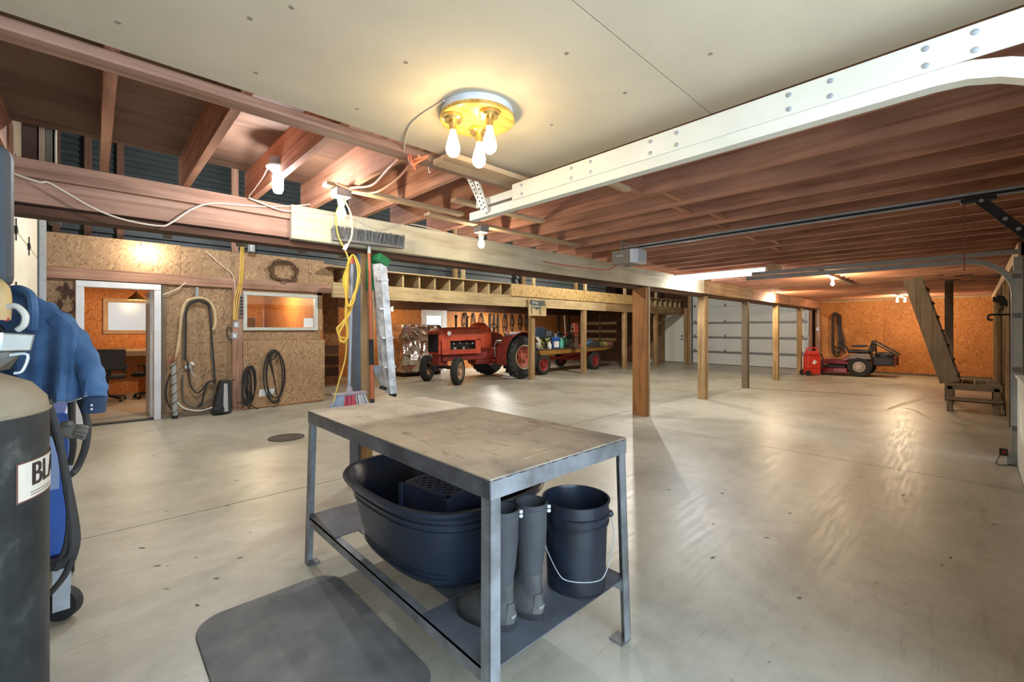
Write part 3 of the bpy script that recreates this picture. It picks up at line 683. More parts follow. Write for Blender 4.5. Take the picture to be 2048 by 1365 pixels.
arm = MB().bar((-0.02, -2.64, 0.15), (-0.02, -2.86, -0.14), 0.008, 0.055, (0, 1, 0)).bar((-0.02, -2.85, -0.14), (-0.02, -2.95, -0.13), 0.008, 0.05).build('door_arm', M_dark, t)
for k in (0.04, 0.52, 0.78): 
    q = V((-0.026, -2.64, 0.15)).lerp(V((-0.026, -2.86, -0.14)), k); MB().cyl(q, q - V((0.006, 0, 0)), 0.012, n=10).build('bolt', M_galv, arm)
MB().cyl((-0.02, -2.57, 0.14), (-0.02, -2.57, -0.32), 0.0035, n=6).build('release_cord', plain('red_cord', (140, 80, 60), 0.6), t)

# ================================================================== steel work table
t = thing('work_table', 'steel welding table with a scuffed plate top and lower shelf in the foreground', 'table', (1.32, 1.895, 0))
X0, X1, Y0, Y1, ZT = 0.92, 1.72, 1.07, 2.725, 0.90
def topmat():
    m, tt, b = nt('scuffed_plate'); mp = coords(tt, rnd=False)
    n1 = N(tt, 'ShaderNodeTexNoise', Scale=2.2, Detail=8.0, Roughness=0.65); tt.links.new(mp.outputs[0], n1.inputs['Vector'])
    r1 = ramp(tt, [(0.3, srgb((112, 103, 94))), (0.5, srgb((162, 148, 128))), (0.7, srgb((182, 166, 142)))]); tt.links.new(n1.outputs['Fac'], r1.inputs[0])
    mp2 = coords(tt, (5, 1.2, 5), (0, 0, 0.7), False); n2 = N(tt, 'ShaderNodeTexNoise', Scale=2.6, Detail=9.0, Roughness=0.75, Distortion=1.4); tt.links.new(mp2.outputs[0], n2.inputs['Vector'])
    r2 = ramp(tt, [(0.33, (0.28, 0.26, 0.25)), (0.44, (1, 1, 1))]); tt.links.new(n2.outputs['Fac'], r2.inputs[0])
    mx = N(tt, 'ShaderNodeMix', data_type='RGBA', blend_type='MULTIPLY'); mx.inputs[0].default_value = 0.7
    tt.links.new(r1.outputs[0], mx.inputs[6]); tt.links.new(r2.outputs[0], mx.inputs[7])
    mp3 = coords(tt, (2, 26, 2), (0, 0, 0.3), False); n3 = N(tt, 'ShaderNodeTexNoise', Scale=1.8, Detail=3.0, Distortion=1.0); tt.links.new(mp3.outputs[0], n3.inputs['Vector'])
    r3 = ramp(tt, [(0.68, (0, 0, 0)), (0.72, (1, 1, 1))]); tt.links.new(n3.outputs['Fac'], r3.inputs[0])
    m2 = N(tt, 'ShaderNodeMix', data_type='RGBA'); m2.inputs[7].default_value = (*srgb((226, 212, 176)), 1)
    tt.links.new(r3.outputs[0], m2.inputs[0]); tt.links.new(mx.outputs[2], m2.inputs[6]); tt.links.new(m2.outputs[2], b.inputs['Base Color'])
    b.inputs['Metallic'].default_value = 0.2; b.inputs['Roughness'].default_value = 0.55
    return m
M_tst = plain('table_steel', (150, 152, 154), 0.42, 0.45, var=0.14, scale=5, c2=(104, 102, 98))
M_tsd = plain('mill_scale_steel', (122, 122, 124), 0.45, 0.5, var=0.18, scale=4, c2=(70, 68, 66))
MB().box(X0, X1, Y0, Y1, ZT - 0.006, ZT).build('top_plate', topmat(), t, world=True)
wt = 0.062
MB().box(X0, X0 + 0.006, Y0, Y1, ZT - wt - 0.008, ZT - 0.008).build('side_rail', M_tsd, t, world=True, bevel=0.002)
MB().box(X1 - 0.006, X1, Y0, Y1, ZT - wt - 0.008, ZT - 0.008).build('side_rail', M_tsd, t, world=True, bevel=0.002)
MB().box(X0 + 0.006, X1 - 0.006, Y0, Y0 + 0.006, ZT - wt - 0.008, ZT - 0.008).build('end_rail', M_tst, t, world=True, bevel=0.002)
MB().box(X0 + 0.006, X1 - 0.006, Y1 - 0.006, Y1, ZT - wt - 0.008, ZT - 0.008).build('end_rail', M_tst, t, world=True, bevel=0.002)
wb_ = MB()
for k in range(26):
    a = Y0 + (Y1 - Y0) * (k + random.random() * 0.6) / 26; wb_.box(X0 - 0.002, X0 + 0.003, a, a + random.uniform(0.012, 0.04), ZT - 0.0095, ZT - 0.0055)
for k in range(12):
    a = X0 + (X1 - X0) * (k + random.random() * 0.6) / 12; wb_.box(a, a + random.uniform(0.012, 0.04), Y0 - 0.002, Y0 + 0.003, ZT - 0.0095, ZT - 0.0055)
wb_.build('weld_beads', plain('weld_bead', (104, 100, 96), 0.4, 0.7), t, world=True)['kind'] = 'stuff'
for sx, sy in ((0, 0), (1, 0), (0, 1), (1, 1)):
    xa = X0 + 0.004 if not sx else X1 - 0.004; ya = Y0 + 0.004 if not sy else Y1 - 0.004
    dx = -1 if sx else 1; dy = -1 if sy else 1; zt = ZT - wt - 0.004; sp = 0.018
    m = MB()
    def leaf(ax, ay, bx_, by_):
        o = (-dx * sp, -dy * sp)
        m.add([(ax, ay, zt), (bx_, ay, zt), (bx_, by_, zt), (ax, by_, zt), (ax + o[0], ay + o[1], 0.006), (bx_ + o[0], ay + o[1], 0.006), (bx_ + o[0], by_ + o[1], 0.006), (ax + o[0], by_ + o[1], 0.006)],
              [(0, 1, 2, 3), (7, 6, 5, 4), (0, 1, 5, 4), (1, 2, 6, 5), (2, 3, 7, 6), (3, 0, 4, 7)])
    leaf(xa, ya, xa + dx * 0.045, ya + dy * 0.005); leaf(xa, ya, xa + dx * 0.005, ya + dy * 0.045)
    lg = m.build('leg', M_tst, t, world=True)
    MB().box(min(xa - dx * sp, xa + dx * 0.05), max(xa - dx * sp, xa + dx * 0.05), min(ya - dy * sp, ya + dy * 0.05), max(ya - dy * sp, ya + dy * 0.05), 0, 0.006).build('foot_plate', M_tsd, lg, world=True)
ZS = 0.275
for x in (X0 - 0.004, X1 - 0.034):
    m = MB().box(x, x + 0.005, Y0, Y1, ZS - 0.045, ZS).box(x, x + 0.038, Y0, Y1, ZS - 0.005, ZS)
    m.build('shelf_rail', M_tst, t, world=True)
M_shp = plain('shelf_plate', (112, 116, 122), 0.45, 0.5, var=0.16, scale=4, c2=(78, 78, 80))
for x0, x1, y0, y1 in ((X0, X1, Y0, 1.47), (X0, X1, 2.33, Y1), (X0 + 0.13, X1 - 0.02, 1.475, 2.325)):
    MB().box(x0, x1, y0, y1, ZS + 0.001, ZS + 0.006).build('shelf_plate', M_shp, t, world=True)
# stock tub
M_tub = plain('dark_poly', (36, 44, 57), 0.34, var=0.12, scale=3)
t = thing('stock_tub', 'big oval dark plastic stock tub on the shelf of the steel table', 'tub', (1.295, 1.895, ZS + 0.006))
def oval(a, b, z, n=56, p=2.9):
    out = []
    for i in range(n):
        th = 2 * math.pi * i / n; c_, s_ = math.cos(th), math.sin(th)
        out.append((a * abs(c_) ** (2 / p) * (1 if c_ >= 0 else -1), b * abs(s_) ** (2 / p) * (1 if s_ >= 0 else -1), z))
    return out
A, B, H = 0.385, 0.50, 0.365
def tub_at(f, off=0): return (A * (0.79 + 0.21 * f) + off, B * (0.84 + 0.16 * f) + off)
R = []
for f, off in ((0, -0.03), (0.02, -0.01), (0.05, 0), (0.10, 0), (0.105, 0.006), (0.125, 0.006), (0.13, 0), (0.17, 0), (0.175, 0.006), (0.19, 0.006), (0.195, 0), (0.70, 0), (0.705, 0.005), (0.74, 0.005), (0.745, 0), (0.79, 0), (0.795, 0.006), (0.83, 0.006), (0.835, 0.0), (0.90, 0.0), (0.905, 0.012), (0.93, 0.028), (0.97, 0.032), (1.0, 0.022), (1.0, 0.0), (0.95, -0.008), (0.5, -0.008), (0.04, -0.012), (0.03, -0.05)):
    a, b = tub_at(f, off); R.append(oval(a, b, f * H))
MB().rings(R).build('shell', M_tub, t, smooth=True)
# crate inside
t = thing('milk_crate', 'dark plastic crate turned over inside the stock tub', 'crate', (1.275, 1.80, ZS + 0.022), 0.12)
M_cr = plain('navy_crate', (50, 58, 78), 0.5, var=0.2)
hx, hy, hz = 0.155, 0.165, 0.33
for x, y, sx, sy in ((-hx, 0, 0.012, 2 * hy), (hx, 0, 0.012, 2 * hy), (0, -hy, 2 * hx, 0.012), (0, hy, 2 * hx, 0.012)):
    MB().cb((x, y, hz / 2), (sx, sy, hz)).build('side_panel', M_cr, t, bevel=0.003)
for s in (-1, 1):
    for q in (-1, 1): MB().cb((s * hx, q * hy, hz / 2), (0.03, 0.03, hz)).build('corner_post', M_cr, t, bevel=0.005)
m = MB()
for k in range(-5, 6):
    for sg in (-1, 1):
        a = V((k * 0.05 - 0.15, -0.15 * sg, hz)); b = V((k * 0.05 + 0.15, 0.15 * sg, hz))
        a2, b2 = a.copy(), b.copy()
        if a2.x < -hx: a2 = a.lerp(b, (-hx - a.x) / 0.3)
        if b2.x > hx: b2 = a.lerp(b, (hx - a.x) / 0.3)
        if (b2 - a2).length > 0.03 and a.x < hx and b.x > -hx: m.bar(a2, b2, 0.008, 0.01)
m.build('lattice_base', M_cr, t)
m = MB().box(-hx, hx, -hy, -hy + 0.02, hz - 0.012, hz + 0.004).box(-hx, hx, hy - 0.02, hy, hz - 0.012, hz + 0.004).box(-hx, -hx + 0.02, -hy, hy, hz - 0.012, hz + 0.004).box(hx - 0.02, hx, -hy, hy, hz - 0.012, hz + 0.004)
m.build('rim', M_cr, t)
# bucket
t = thing('bucket', 'black five gallon pail with wire bail at the right end of the table shelf', 'bucket', (1.525, 1.20, ZS + 0.006))
M_bk = plain('worn_black_pail', (32, 38, 49), 0.30, var=0.25, scale=7, c2=(20, 20, 22))
pr = [(0.118, 0), (0.126, 0.006), (0.134, 0.27), (0.141, 0.272), (0.143, 0.283), (0.138, 0.288), (0.139, 0.305), (0.146, 0.308), (0.147, 0.318), (0.140, 0.322), (0.141, 0.362), (0.147, 0.364), (0.147, 0.371), (0.139, 0.372), (0.136, 0.36), (0.124, 0.012), (0.001, 0.012)]
MB().lathe(pr, 44).build('pail', M_bk, t, smooth=True)
a_ = math.radians(-46)
ex = V((math.cos(a_), math.sin(a_), 0)); fr = V((-FW.x, -FW.y, 0))
pts = [ex * 0.150 + V((0, 0, 0.30)), ex * 0.150 + V((0, 0, 0.22)) + fr * 0.06, ex * 0.10 + fr * 0.150 + V((0, 0, 0.13)), ex * 0.055 + fr * 0.165 + V((0, 0, 0.095)), ex * -0.055 + fr * 0.165 + V((0, 0, 0.095)), ex * -0.10 + fr * 0.15 + V((0, 0, 0.13)), ex * -0.150 + fr * 0.06 + V((0, 0, 0.22)), ex * -0.150 + V((0, 0, 0.30))]
MB().tube(spl(pts, 5), 0.0022).build('bail', M_galv, t, smooth=True)
for s in (-1, 1): MB().ball(ex * 0.147 * s + V((0, 0, 0.30)), 0.016, 6).build('bail_ear', M_bk, t, smooth=True)
# rubber boots: heels towards the lens
M_bt = plain('grey_neoprene', (60, 61, 62), 0.75, var=0.15, scale=7)
M_bs = plain('boot_rubber', (54, 54, 53), 0.7, var=0.25, scale=10, c2=(84, 82, 75))
def boot(label, loc, rz):
    t = thing('rubber_boot', label, 'boot', loc, rz, 'pair of rubber boots on the table shelf')
    # local +y = toe
    secs = [(0.0, 0.036, -0.045, 0.175), (0.012, 0.046, -0.055, 0.19), (0.045, 0.048, -0.056, 0.19), (0.075, 0.046, -0.052, 0.17), (0.10, 0.044, -0.048, 0.12), (0.13, 0.044, -0.047, 0.075), (0.17, 0.045, -0.048, 0.06)]
    R = []
    for z, wx, y0, y1 in secs:
        c_ = (y0 + y1) / 2; h_ = (y1 - y0) / 2
        R.append([(wx * math.cos(a) * (1.0 if math.sin(a) < 0 else 0.96), c_ + h_ * math.sin(a) * 1.0, z) for a in [2 * math.pi * k / 28 for k in range(28)]])
    MB().rings(R).build('foot', M_bs, t, smooth=True)
    R = []
    for z, wx, y0, y1 in ((0.165, 0.044, -0.047, 0.060), (0.20, 0.047, -0.050, 0.056), (0.26, 0.053, -0.058, 0.056), (0.33, 0.057, -0.064, 0.058), (0.40, 0.058, -0.066, 0.060), (0.435, 0.059, -0.067, 0.061), (0.437, 0.054, -0.062, 0.056), (0.36, 0.052, -0.059, 0.053), (0.22, 0.042, -0.045, 0.048)):
        c_ = (y0 + y1) / 2; h_ = (y1 - y0) / 2
        wob = 0.002 * math.sin(z * 60)
        R.append([((wx + wob) * math.cos(a), c_ + h_ * math.sin(a), z) for a in [2 * math.pi * k / 28 for k in range(28)]])
    MB().rings(R).build('shaft', M_bt, t, smooth=True)
    R = []
    for z, o in ((0.418, 0.001), (0.420, 0.003), (0.436, 0.003), (0.438, 0.001)):
        R.append([((0.059 + o) * math.cos(a), -0.003 + (0.064 + o) * math.sin(a), z) for a in [2 * math.pi * k / 28 for k in range(28)]])
    MB().rings(R, cap=False).build('collar_band', plain('boot_band', (52, 54, 56), 0.7), t, smooth=True)
    for k in (0, 1): MB().box(0.018, 0.028, -0.075, -0.066, 0.405 + 0.016 * k, 0.415 + 0.016 * k).build('reflective_tab', M_white, t)
    def heel(z0, z1, a, off):
        R = []
        for z in (z0, z1):
            k_ = (z - 0.012) / 0.09; wx = 0.046 - 0.002 * k_; y0 = -0.055 + 0.007 * k_; y1 = 0.19 - 0.07 * k_; c_ = (y0 + y1) / 2; h_ = (y1 - y0) / 2
            aa = a * (1 - 0.25 * k_); an = [math.radians(-90 - aa + 2 * aa * i / 10) for i in range(11)]
            R.append([((wx + off) * math.cos(q), c_ + (h_ + off) * math.sin(q), z) for q in an] + [((wx - 0.004) * math.cos(q), c_ + (h_ - 0.004) * math.sin(q), z) for q in reversed(an)])
        return MB().rings(R)
    hl_ = heel(0.028, 0.098, 40, 0.004).build('heel_counter', M_bs, t, smooth=True)
    heel(0.045, 0.056, 24, 0.008).build('kick_rib', plain('boot_dust', (120, 118, 108), 0.8), hl_)
    R = [[(wx * math.cos(a), 0.066 + ly * math.sin(a), z) for a in [2 * math.pi * k / 28 for k in range(28)]] for z, wx, ly in ((0, 0.049, 0.125), (0.018, 0.051, 0.128), (0.022, 0.047, 0.122))]
    MB().rings(R).build('sole', M_rub, t, smooth=True)
boot('grey rubber boot directly behind the front table leg', (1.10, 1.215, ZS + 0.006), 0.35)
boot('grey rubber boot between its mate and the black pail', (1.225, 1.185, ZS + 0.006), 0.12)
# floor mat
m = MB(); pts = []
x0, x1, y0, y1, rr = 0.33, 0.985, 1.42, 2.52, 0.13
for cxx, cyy, a0 in ((x1 - rr, y1 - rr, 0), (x0 + rr, y1 - rr, 90), (x0 + rr, y0 + rr, 180), (x1 - rr, y0 + rr, 270)):
    for k in range(7): a = math.radians(a0 + 15 * k); pts.append((cxx + rr * math.cos(a), cyy + rr * math.sin(a)))
def matmat():
    m_, tt, b = nt('ribbed_rubber'); mp = coords(tt, rnd=False)
    n1 = N(tt, 'ShaderNodeTexNoise', Scale=5.0, Detail=6.0); tt.links.new(mp.outputs[0], n1.inputs['Vector'])
    r1 = ramp(tt, [(0.3, srgb((84, 84, 82))), (0.65, srgb((112, 110, 105)))]); tt.links.new(n1.outputs['Fac'], r1.inputs[0]); tt.links.new(r1.outputs[0], b.inputs['Base Color'])
    ck = N(tt, 'ShaderNodeTexChecker', Scale=260.0); tt.links.new(mp.outputs[0], ck.inputs['Vector'])
    bp = N(tt, 'ShaderNodeBump', Strength=0.3, Distance=0.002); tt.links.new(ck.outputs['Fac'], bp.inputs['Height']); tt.links.new(bp.outputs[0], b.inputs['Normal'])
    b.inputs['Roughness'].default_value = 0.85; return m_
tag(MB().prism(pts, 0.012, Matrix.Translation((0, 0, 0.0))).build('floor_mat', matmat(), bevel=0.003), 'grey rubber anti-fatigue mat with round corners beside the steel table', 'mat')
# drain cover
q = PX(573, 876, Z=0)
t = thing('floor_drain', 'round metal drain cover set in the floor by the office wall', 'drain', (q.x, q.y, 0))
MB().lathe([(0.21, 0.0005), (0.21, 0.006), (0.195, 0.006), (0.195, 0.002)], 36, cap=False).build('ring', M_dark, t)
for k in range(5):
    MB().lathe([(0.04 + 0.03 * k, 0.0062), (0.05 + 0.03 * k, 0.0066), (0.05 + 0.03 * k, 0.005)], 30, cap=False).build('grate_ring', M_dark, t)
MB().lathe([(0.19, 0.0005), (0.19, 0.005), (0.001, 0.006)], 36).build('cover', plain('drain_cover', (112, 106, 94), 0.6, 0.3), t)
# ================================================================== air compressor at the left edge
CXc, CYc, TR_ = -0.30, 1.60, 0.22
t = thing('air_compressor', 'tall black air compressor tank with dusty top at the left edge', 'compressor', (CXc, CYc, 0))
def tankmat():
    m, tt, b = nt('scuffed_black_tank'); mp = coords(tt, rnd=False)
    n1 = N(tt, 'ShaderNodeTexNoise', Scale=9.0, Detail=9.0, Roughness=0.7); tt.links.new(mp.outputs[0], n1.inputs['Vector'])
    r1 = ramp(tt, [(0.35, srgb((30, 32, 33))), (0.55, srgb((46, 48, 47))), (0.75, srgb((92, 92, 86)))]); tt.links.new(n1.outputs['Fac'], r1.inputs[0]); tt.links.new(r1.outputs[0], b.inputs['Base Color'])
    b.inputs['Roughness'].default_value = 0.5; return m
M_dust = plain('dusty_tan', (148, 134, 108), 0.9, var=0.12, scale=8)
MB().lathe([(TR_ - 0.03, 0.12), (TR_, 0.16), (TR_, 1.19)], 56).build('tank', tankmat(), t, smooth=True)
MB().lathe([(TR_, 1.19), (TR_ - 0.004, 1.215), (TR_ - 0.03, 1.25), (TR_ - 0.08, 1.275), (TR_ - 0.15, 1.288), (0.001, 1.292)], 56).build('dome', M_dust, t, smooth=True)
MB().lathe([(TR_ + 0.001, 1.183), (TR_ + 0.004, 1.187), (TR_ + 0.001, 1.191)], 56, cap=False).build('weld_seam', M_dust, t, smooth=True)
for k in range(3):
    a = k * 2.1 + 0.4; c_ = V((math.cos(a), math.sin(a), 0)) * (TR_ - 0.03)
    MB().bar(c_ + V((0, 0, 0)), c_ + V((0, 0, 0.2)), 0.06, 0.02, c_).build('foot', M_blk, t)
# label, wrapped on the shell.  angle a is measured from +x towards -y (facing the lens)
th0 = math.atan2(-CYc, -CXc)            # direction from the tank to the camera
def wrapped(p, off, zc): 
    a = th0 + 0.55 + p.x / TR_
    return V(((TR_ + off + p.z) * math.cos(a), (TR_ + off + p.z) * math.sin(a), zc + p.y))
def wrap_strip(x0, x1, y0, y1, off, zc, n=14, k=0.0):
    m = MB(); vs = []; fs = []
    for i in range(n + 1):
        x = x0 + (x1 - x0) * i / n
        for y in (y0, y1): vs.append(wrapped(V((x, y + k * x, 0)), off, zc))
    fs = [(2 * i, 2 * i + 2, 2 * i + 3, 2 * i + 1) for i in range(n)]
    return m.add(vs, fs)
zc = 1.035
lb_ = wrap_strip(0.04, 0.33, -0.045, 0.045, 0.0012, zc).build('label', plain('label_paper', (212, 202, 184), 0.6, var=0.06), t)
for y0, y1 in ((-0.045, -0.042), (0.042, 0.045)): wrap_strip(0.04, 0.33, y0, y1, 0.0016, zc).build('label_border', plain('label_red', (110, 66, 50), 0.6), lb_)
wrap_strip(0.04, 0.043, -0.045, 0.045, 0.0016, zc).build('label_border', MATS['label_red'], lb_)
tm = MB()
for k, sh in enumerate((-0.0022, 0.0, 0.0022)):
    q_ = text_mb('BLACK', 0.075, None, 0.0, bend=lambda p: wrapped(V((p.x * 0.92 + 0.182 + sh, p.y + 0.008, 0)), 0.002 + 0.0002 * k, zc)); tm.add(q_.v, q_.f)
tm.build('lettering', plain('label_ink', (54, 44, 38), 0.6), lb_)
for k in (0, 1): wrap_strip(0.075, 0.16, -0.030 - 0.006 * k, -0.0285 - 0.006 * k, 0.0016, zc).build('fine_print', MATS['label_ink'], lb_)
# pump, guard, switch box and tubes above the tank
g_ = DP(25, 480, 1.0)
bgx = g_.x - CXc; bgy = g_.y - CYc
MB().box(bgx - 0.30, bgx, bgy - 0.02, bgy + 0.06, 1.47, 1.80).build('belt_guard', plain('slate_plastic', (54, 61, 66), 0.55, var=0.08), t, bevel=0.03, seg=4)
MB().box(-0.16, 0.02, -0.02, 0.16, 1.285, 1.33).build('pump_plate', M_dust, t, bevel=0.01)
MB().lathe([(0.07, 1.33), (0.08, 1.36), (0.08, 1.40), (0.05, 1.42), (0.05, 1.50)], 20, Matrix.Translation((-0.08, 0.06, 0))).build('pump_cylinder', plain('dusty_grey', (150, 142, 128), 0.7), t, smooth=True)
for k in range(5): MB().lathe([(0.075, 1.425 + 0.018 * k), (0.078, 1.43 + 0.018 * k), (0.075, 1.435 + 0.018 * k)], 20, Matrix.Translation((-0.08, 0.06, 0))).build('cooling_fin', plain('dusty_grey', (150, 142, 128), 0.7), t)
# switch box seen at (0-62, 648-700)
q0 = DP(62, 672, 0.93); 
bx0 = q0.x - CXc; by0 = q0.y - CYc
sb = thing('pressure_switch', 'dented grey metal switch box with a paper sticker on the compressor', 'switch box', (CXc + bx0, CYc + by0, 1.34), math.radians(5))
MB().add([(-0.16, 0, -0.005), (0, 0, -0.005), (0.0, 0.07, -0.005), (-0.16, 0.07, -0.005), (-0.16, 0, 0.045), (0.006, 0, 0.03), (0.006, 0.07, 0.03), (-0.16, 0.07, 0.045)],
         [(3, 2, 1, 0), (4, 5, 6, 7), (0, 1, 5, 4), (1, 2, 6, 5), (2, 3, 7, 6), (3, 0, 4, 7)]).build('cover', plain('grimy_metal', (128, 124, 112), 0.4, 0.4, var=0.15), sb, bevel=0.003)
MB().add([(-0.10, -0.001, 0.0), (-0.04, -0.001, 0.0), (-0.038, -0.001, 0.034), (-0.098, -0.001, 0.037)], [(0, 1, 2, 3)]).build('sticker', plain('sticker_white', (214, 222, 222), 0.5, c2=(150, 160, 166), scale=40), sb)
MB().add([(-0.14, 0.01, -0.06), (-0.05, 0.01, -0.045), (-0.03, 0.06, -0.045), (-0.14, 0.06, -0.06), (-0.16, 0, -0.006), (-0.01, 0, -0.006), (-0.01, 0.07, -0.006), (-0.16, 0.07, -0.006)],
         [(3, 2, 1, 0), (4, 5, 6, 7), (0, 1, 5, 4), (1, 2, 6, 5), (2, 3, 7, 6), (3, 0, 4, 7)]).build('tray', plain('grimy_metal2', (98, 92, 82), 0.45, 0.4, var=0.2), sb)
MB().tube(spl([(-0.03, -0.004, -0.012), (-0.005, -0.006, -0.012), (-0.012, -0.006, -0.045), (-0.024, -0.004, -0.05)], 4), 0.003).build('latch', M_galv, sb)
MB().tube(spl([DP(2, 620, 0.93), DP(30, 612, 0.93), DP(50, 630, 0.93), DP(48, 650, 0.93), DP(36, 660, 0.93)], 5), 0.006, 8).build('clear_tube', plain('clear_pvc', (196, 190, 176), 0.2), t, world=True, smooth=True)
MB().tube(spl([DP(-20, 560, 0.93), DP(2, 575, 0.93), DP(8, 600, 0.93), DP(6, 640, 0.93)], 5), 0.012, 8).build('tan_hose', plain('tan_rubber', (176, 142, 90), 0.6), t, world=True, smooth=True)
MB().ball(DP(12, 638, 0.93), 0.006, 6).build('red_knob', plain('red_plastic', (150, 60, 50), 0.4), t, world=True, smooth=True)

# ================================================================== blue welder on its cart, jacket, glove
t = thing('welder_cart', 'blue welding machine on a wheeled cart behind the compressor', 'welder', (-0.28, 3.30, 0))
M_blu = plain('welder_blue', (52, 96, 176), 0.4, var=0.1, scale=4)
MB().box(-0.19, 0.19, -0.28, 0.28, 0.30, 0.98).build('case', M_blu, t, bevel=0.012)
pn = MB().box(0.19, 0.194, -0.24, 0.24, 0.66, 0.95).build('side_panel', plain('panel_silver', (150, 168, 200), 0.35, 0.3), t)
for k in range(3): MB().box(0.194, 0.197, -0.03, 0.12, 0.72 + 0.06 * k, 0.735 + 0.06 * k).build('vent_slot', M_dark, pn)
MB().box(-0.16, 0.16, -0.284, -0.28, 0.62, 0.94).build('front_panel', plain('panel_silver', (150, 168, 200), 0.35, 0.3), t)
MB().box(-0.19, 0.19, -0.36, 0.33, 0.26, 0.30).build('cart_tray', M_dark, t, bevel=0.004)
for x in (-0.16, 0.17):
    w_ = MB().cyl((x - 0.012, -0.318, 0.075), (x + 0.012, -0.282, 0.075), 0.075, n=20).build('caster', M_rub, t, smooth=True)
    MB().box(x - 0.03, x + 0.03, -0.345, -0.32, 0.06, 0.26).box(x - 0.03, x + 0.03, -0.28, -0.255, 0.06, 0.26).build('caster_fork', M_galv, w_)
    w2_ = MB().cyl((x - 0.03, 0.27, 0.13), (x + 0.03, 0.27, 0.13), 0.13, n=24).build('wheel', M_rub, t, smooth=True)
    MB().cyl((x - 0.034, 0.27, 0.13), (x + 0.034, 0.27, 0.13), 0.06, n=16).build('hub', M_galv, w2_)
MB().tube([(-0.12, -0.26, 0.98), (-0.12, -0.26, 1.30), (-0.06, -0.28, 1.42)], 0.014, 8).build('handle_upright', M_dark, t)
MB().tube([(0.12, -0.26, 0.98), (0.12, -0.26, 1.18), (0.06, -0.28, 1.28)], 0.014, 8).build('handle_upright', M_dark, t)
MB().tube([(-0.14, -0.40, 1.50), (-0.06, -0.28, 1.42), (0.06, -0.28, 1.28)], 0.014, 8).build('handle_bar', M_dark, t)
# cables of the welder: long loops
Yw = DP
cab = [[(95, 800, 1.75), (118, 880, 1.78), (134, 980, 1.80), (144, 1060, 1.80), (140, 1110, 1.80), (100, 1128, 1.8)],
       [(92, 815, 1.78), (112, 860, 1.8), (128, 930, 1.82), (150, 1040, 1.82), (152, 1095, 1.82), (130, 1150, 1.82), (100, 1188, 1.83)],
       [(98, 830, 1.78), (122, 905, 1.8), (138, 990, 1.8), (136, 1080, 1.8), (112, 1140, 1.8)],
       [(160, 800, 2.05), (174, 840, 2.05), (172, 890, 2.05), (155, 935, 2.05), (142, 950, 2.0)],
       [(140, 790, 2.1), (146, 870, 2.1), (146, 900, 2.1), (140, 930, 2.1)]]
for k, cc in enumerate(cab):
    MB().tube(spl([Yw(*p) for p in cc], 6), 0.012 if k != 3 else 0.014, 8).build('welding_cable', plain('cable_rubber', (62, 60, 58), 0.7), t, world=True, smooth=True)
# jacket: outline hung from the cart handle, two skins with folds
D0 = 2.02
t = thing('denim_jacket', 'blue denim work jacket draped over the welder cart handle', 'jacket', (-0.2, 2.9, 1.0))
def denim():
    m, tt, b = nt('denim'); mp = coords(tt, rnd=False)
    n1 = N(tt, 'ShaderNodeTexNoise', Scale=7.0, Detail=6.0); tt.links.new(mp.outputs[0], n1.inputs['Vector'])
    n2 = N(tt, 'ShaderNodeTexNoise', Scale=240.0, Detail=2.0); tt.links.new(mp.outputs[0], n2.inputs['Vector'])
    r1 = ramp(tt, [(0.3, srgb((58, 86, 120))), (0.6, srgb((84, 116, 154))), (0.8, srgb((112, 140, 172)))]); tt.links.new(n1.outputs['Fac'], r1.inputs[0])
    r2 = ramp(tt, [(0.35, (0.75, 0.75, 0.75)), (0.65, (1, 1, 1))]); tt.links.new(n2.outputs['Fac'], r2.inputs[0])
    mx = N(tt, 'ShaderNodeMix', data_type='RGBA', blend_type='MULTIPLY'); mx.inputs[0].default_value = 0.7
    tt.links.new(r1.outputs[0], mx.inputs[6]); tt.links.new(r2.outputs[0], mx.inputs[7]); tt.links.new(mx.outputs[2], b.inputs['Base Color'])
    b.inputs['Roughness'].default_value = 0.9; b.inputs['Specular IOR Level'].default_value = 0.15
    return m
M_den = denim()
top = [(-60, 640), (-30, 606), (0, 592), (32, 582), (62, 588), (91, 603), (120, 620), (142, 640), (160, 664), (176, 700), (184, 740)]
bot = [(-60, 820), (-30, 830), (0, 832), (32, 826), (62, 818), (91, 811), (120, 806), (142, 805), (160, 797), (176, 793), (184, 786)]
tp = spl([(a, b, 0) for a, b in top], 4); bt = spl([(a, b, 0) for a, b in bot], 4)
NR = 16; nc = len(tp); vs = []; fs = []
for side in (0, 1):
    for i in range(nc):
        s = i / (nc - 1)
        for j in range(NR + 1):
            q = j / NR; u = tp[i].x + (bt[i].x - tp[i].x) * q; v = tp[i].y + (bt[i].y - tp[i].y) * q
            bulge = 0.16 * (q ** 0.45) * (math.sin(math.pi * min(1, max(0.02, s))) ** 0.5)
            fold = 0.022 * q * math.sin(s * 21 + 1.5 * q) + 0.012 * q * math.sin(s * 44 + 2 * q)
            d = D0 - (bulge * 0.55 + fold) if side == 0 else D0 + 0.02 + bulge * 0.5 - fold * 0.6
            vs.append(Yw(u, v, d))
o = nc * (NR + 1)
for side in (0, 1):
    for i in range(nc - 1):
        for j in range(NR):
            a = side * o + i * (NR + 1) + j; fs.append((a, a + NR + 1, a + NR + 2, a + 1))
for i in range(nc - 1): fs.append((i * (NR + 1), (i + 1) * (NR + 1), o + (i + 1) * (NR + 1), o + i * (NR + 1)))
for j in range(NR):
    fs.append((j, j + 1, o + j + 1, o + j)); a = (nc - 1) * (NR + 1) + j; fs.append((a, a + 1, o + a + 1, o + a))
MB().add(vs, fs).build('body', M_den, t, world=True, smooth=True)
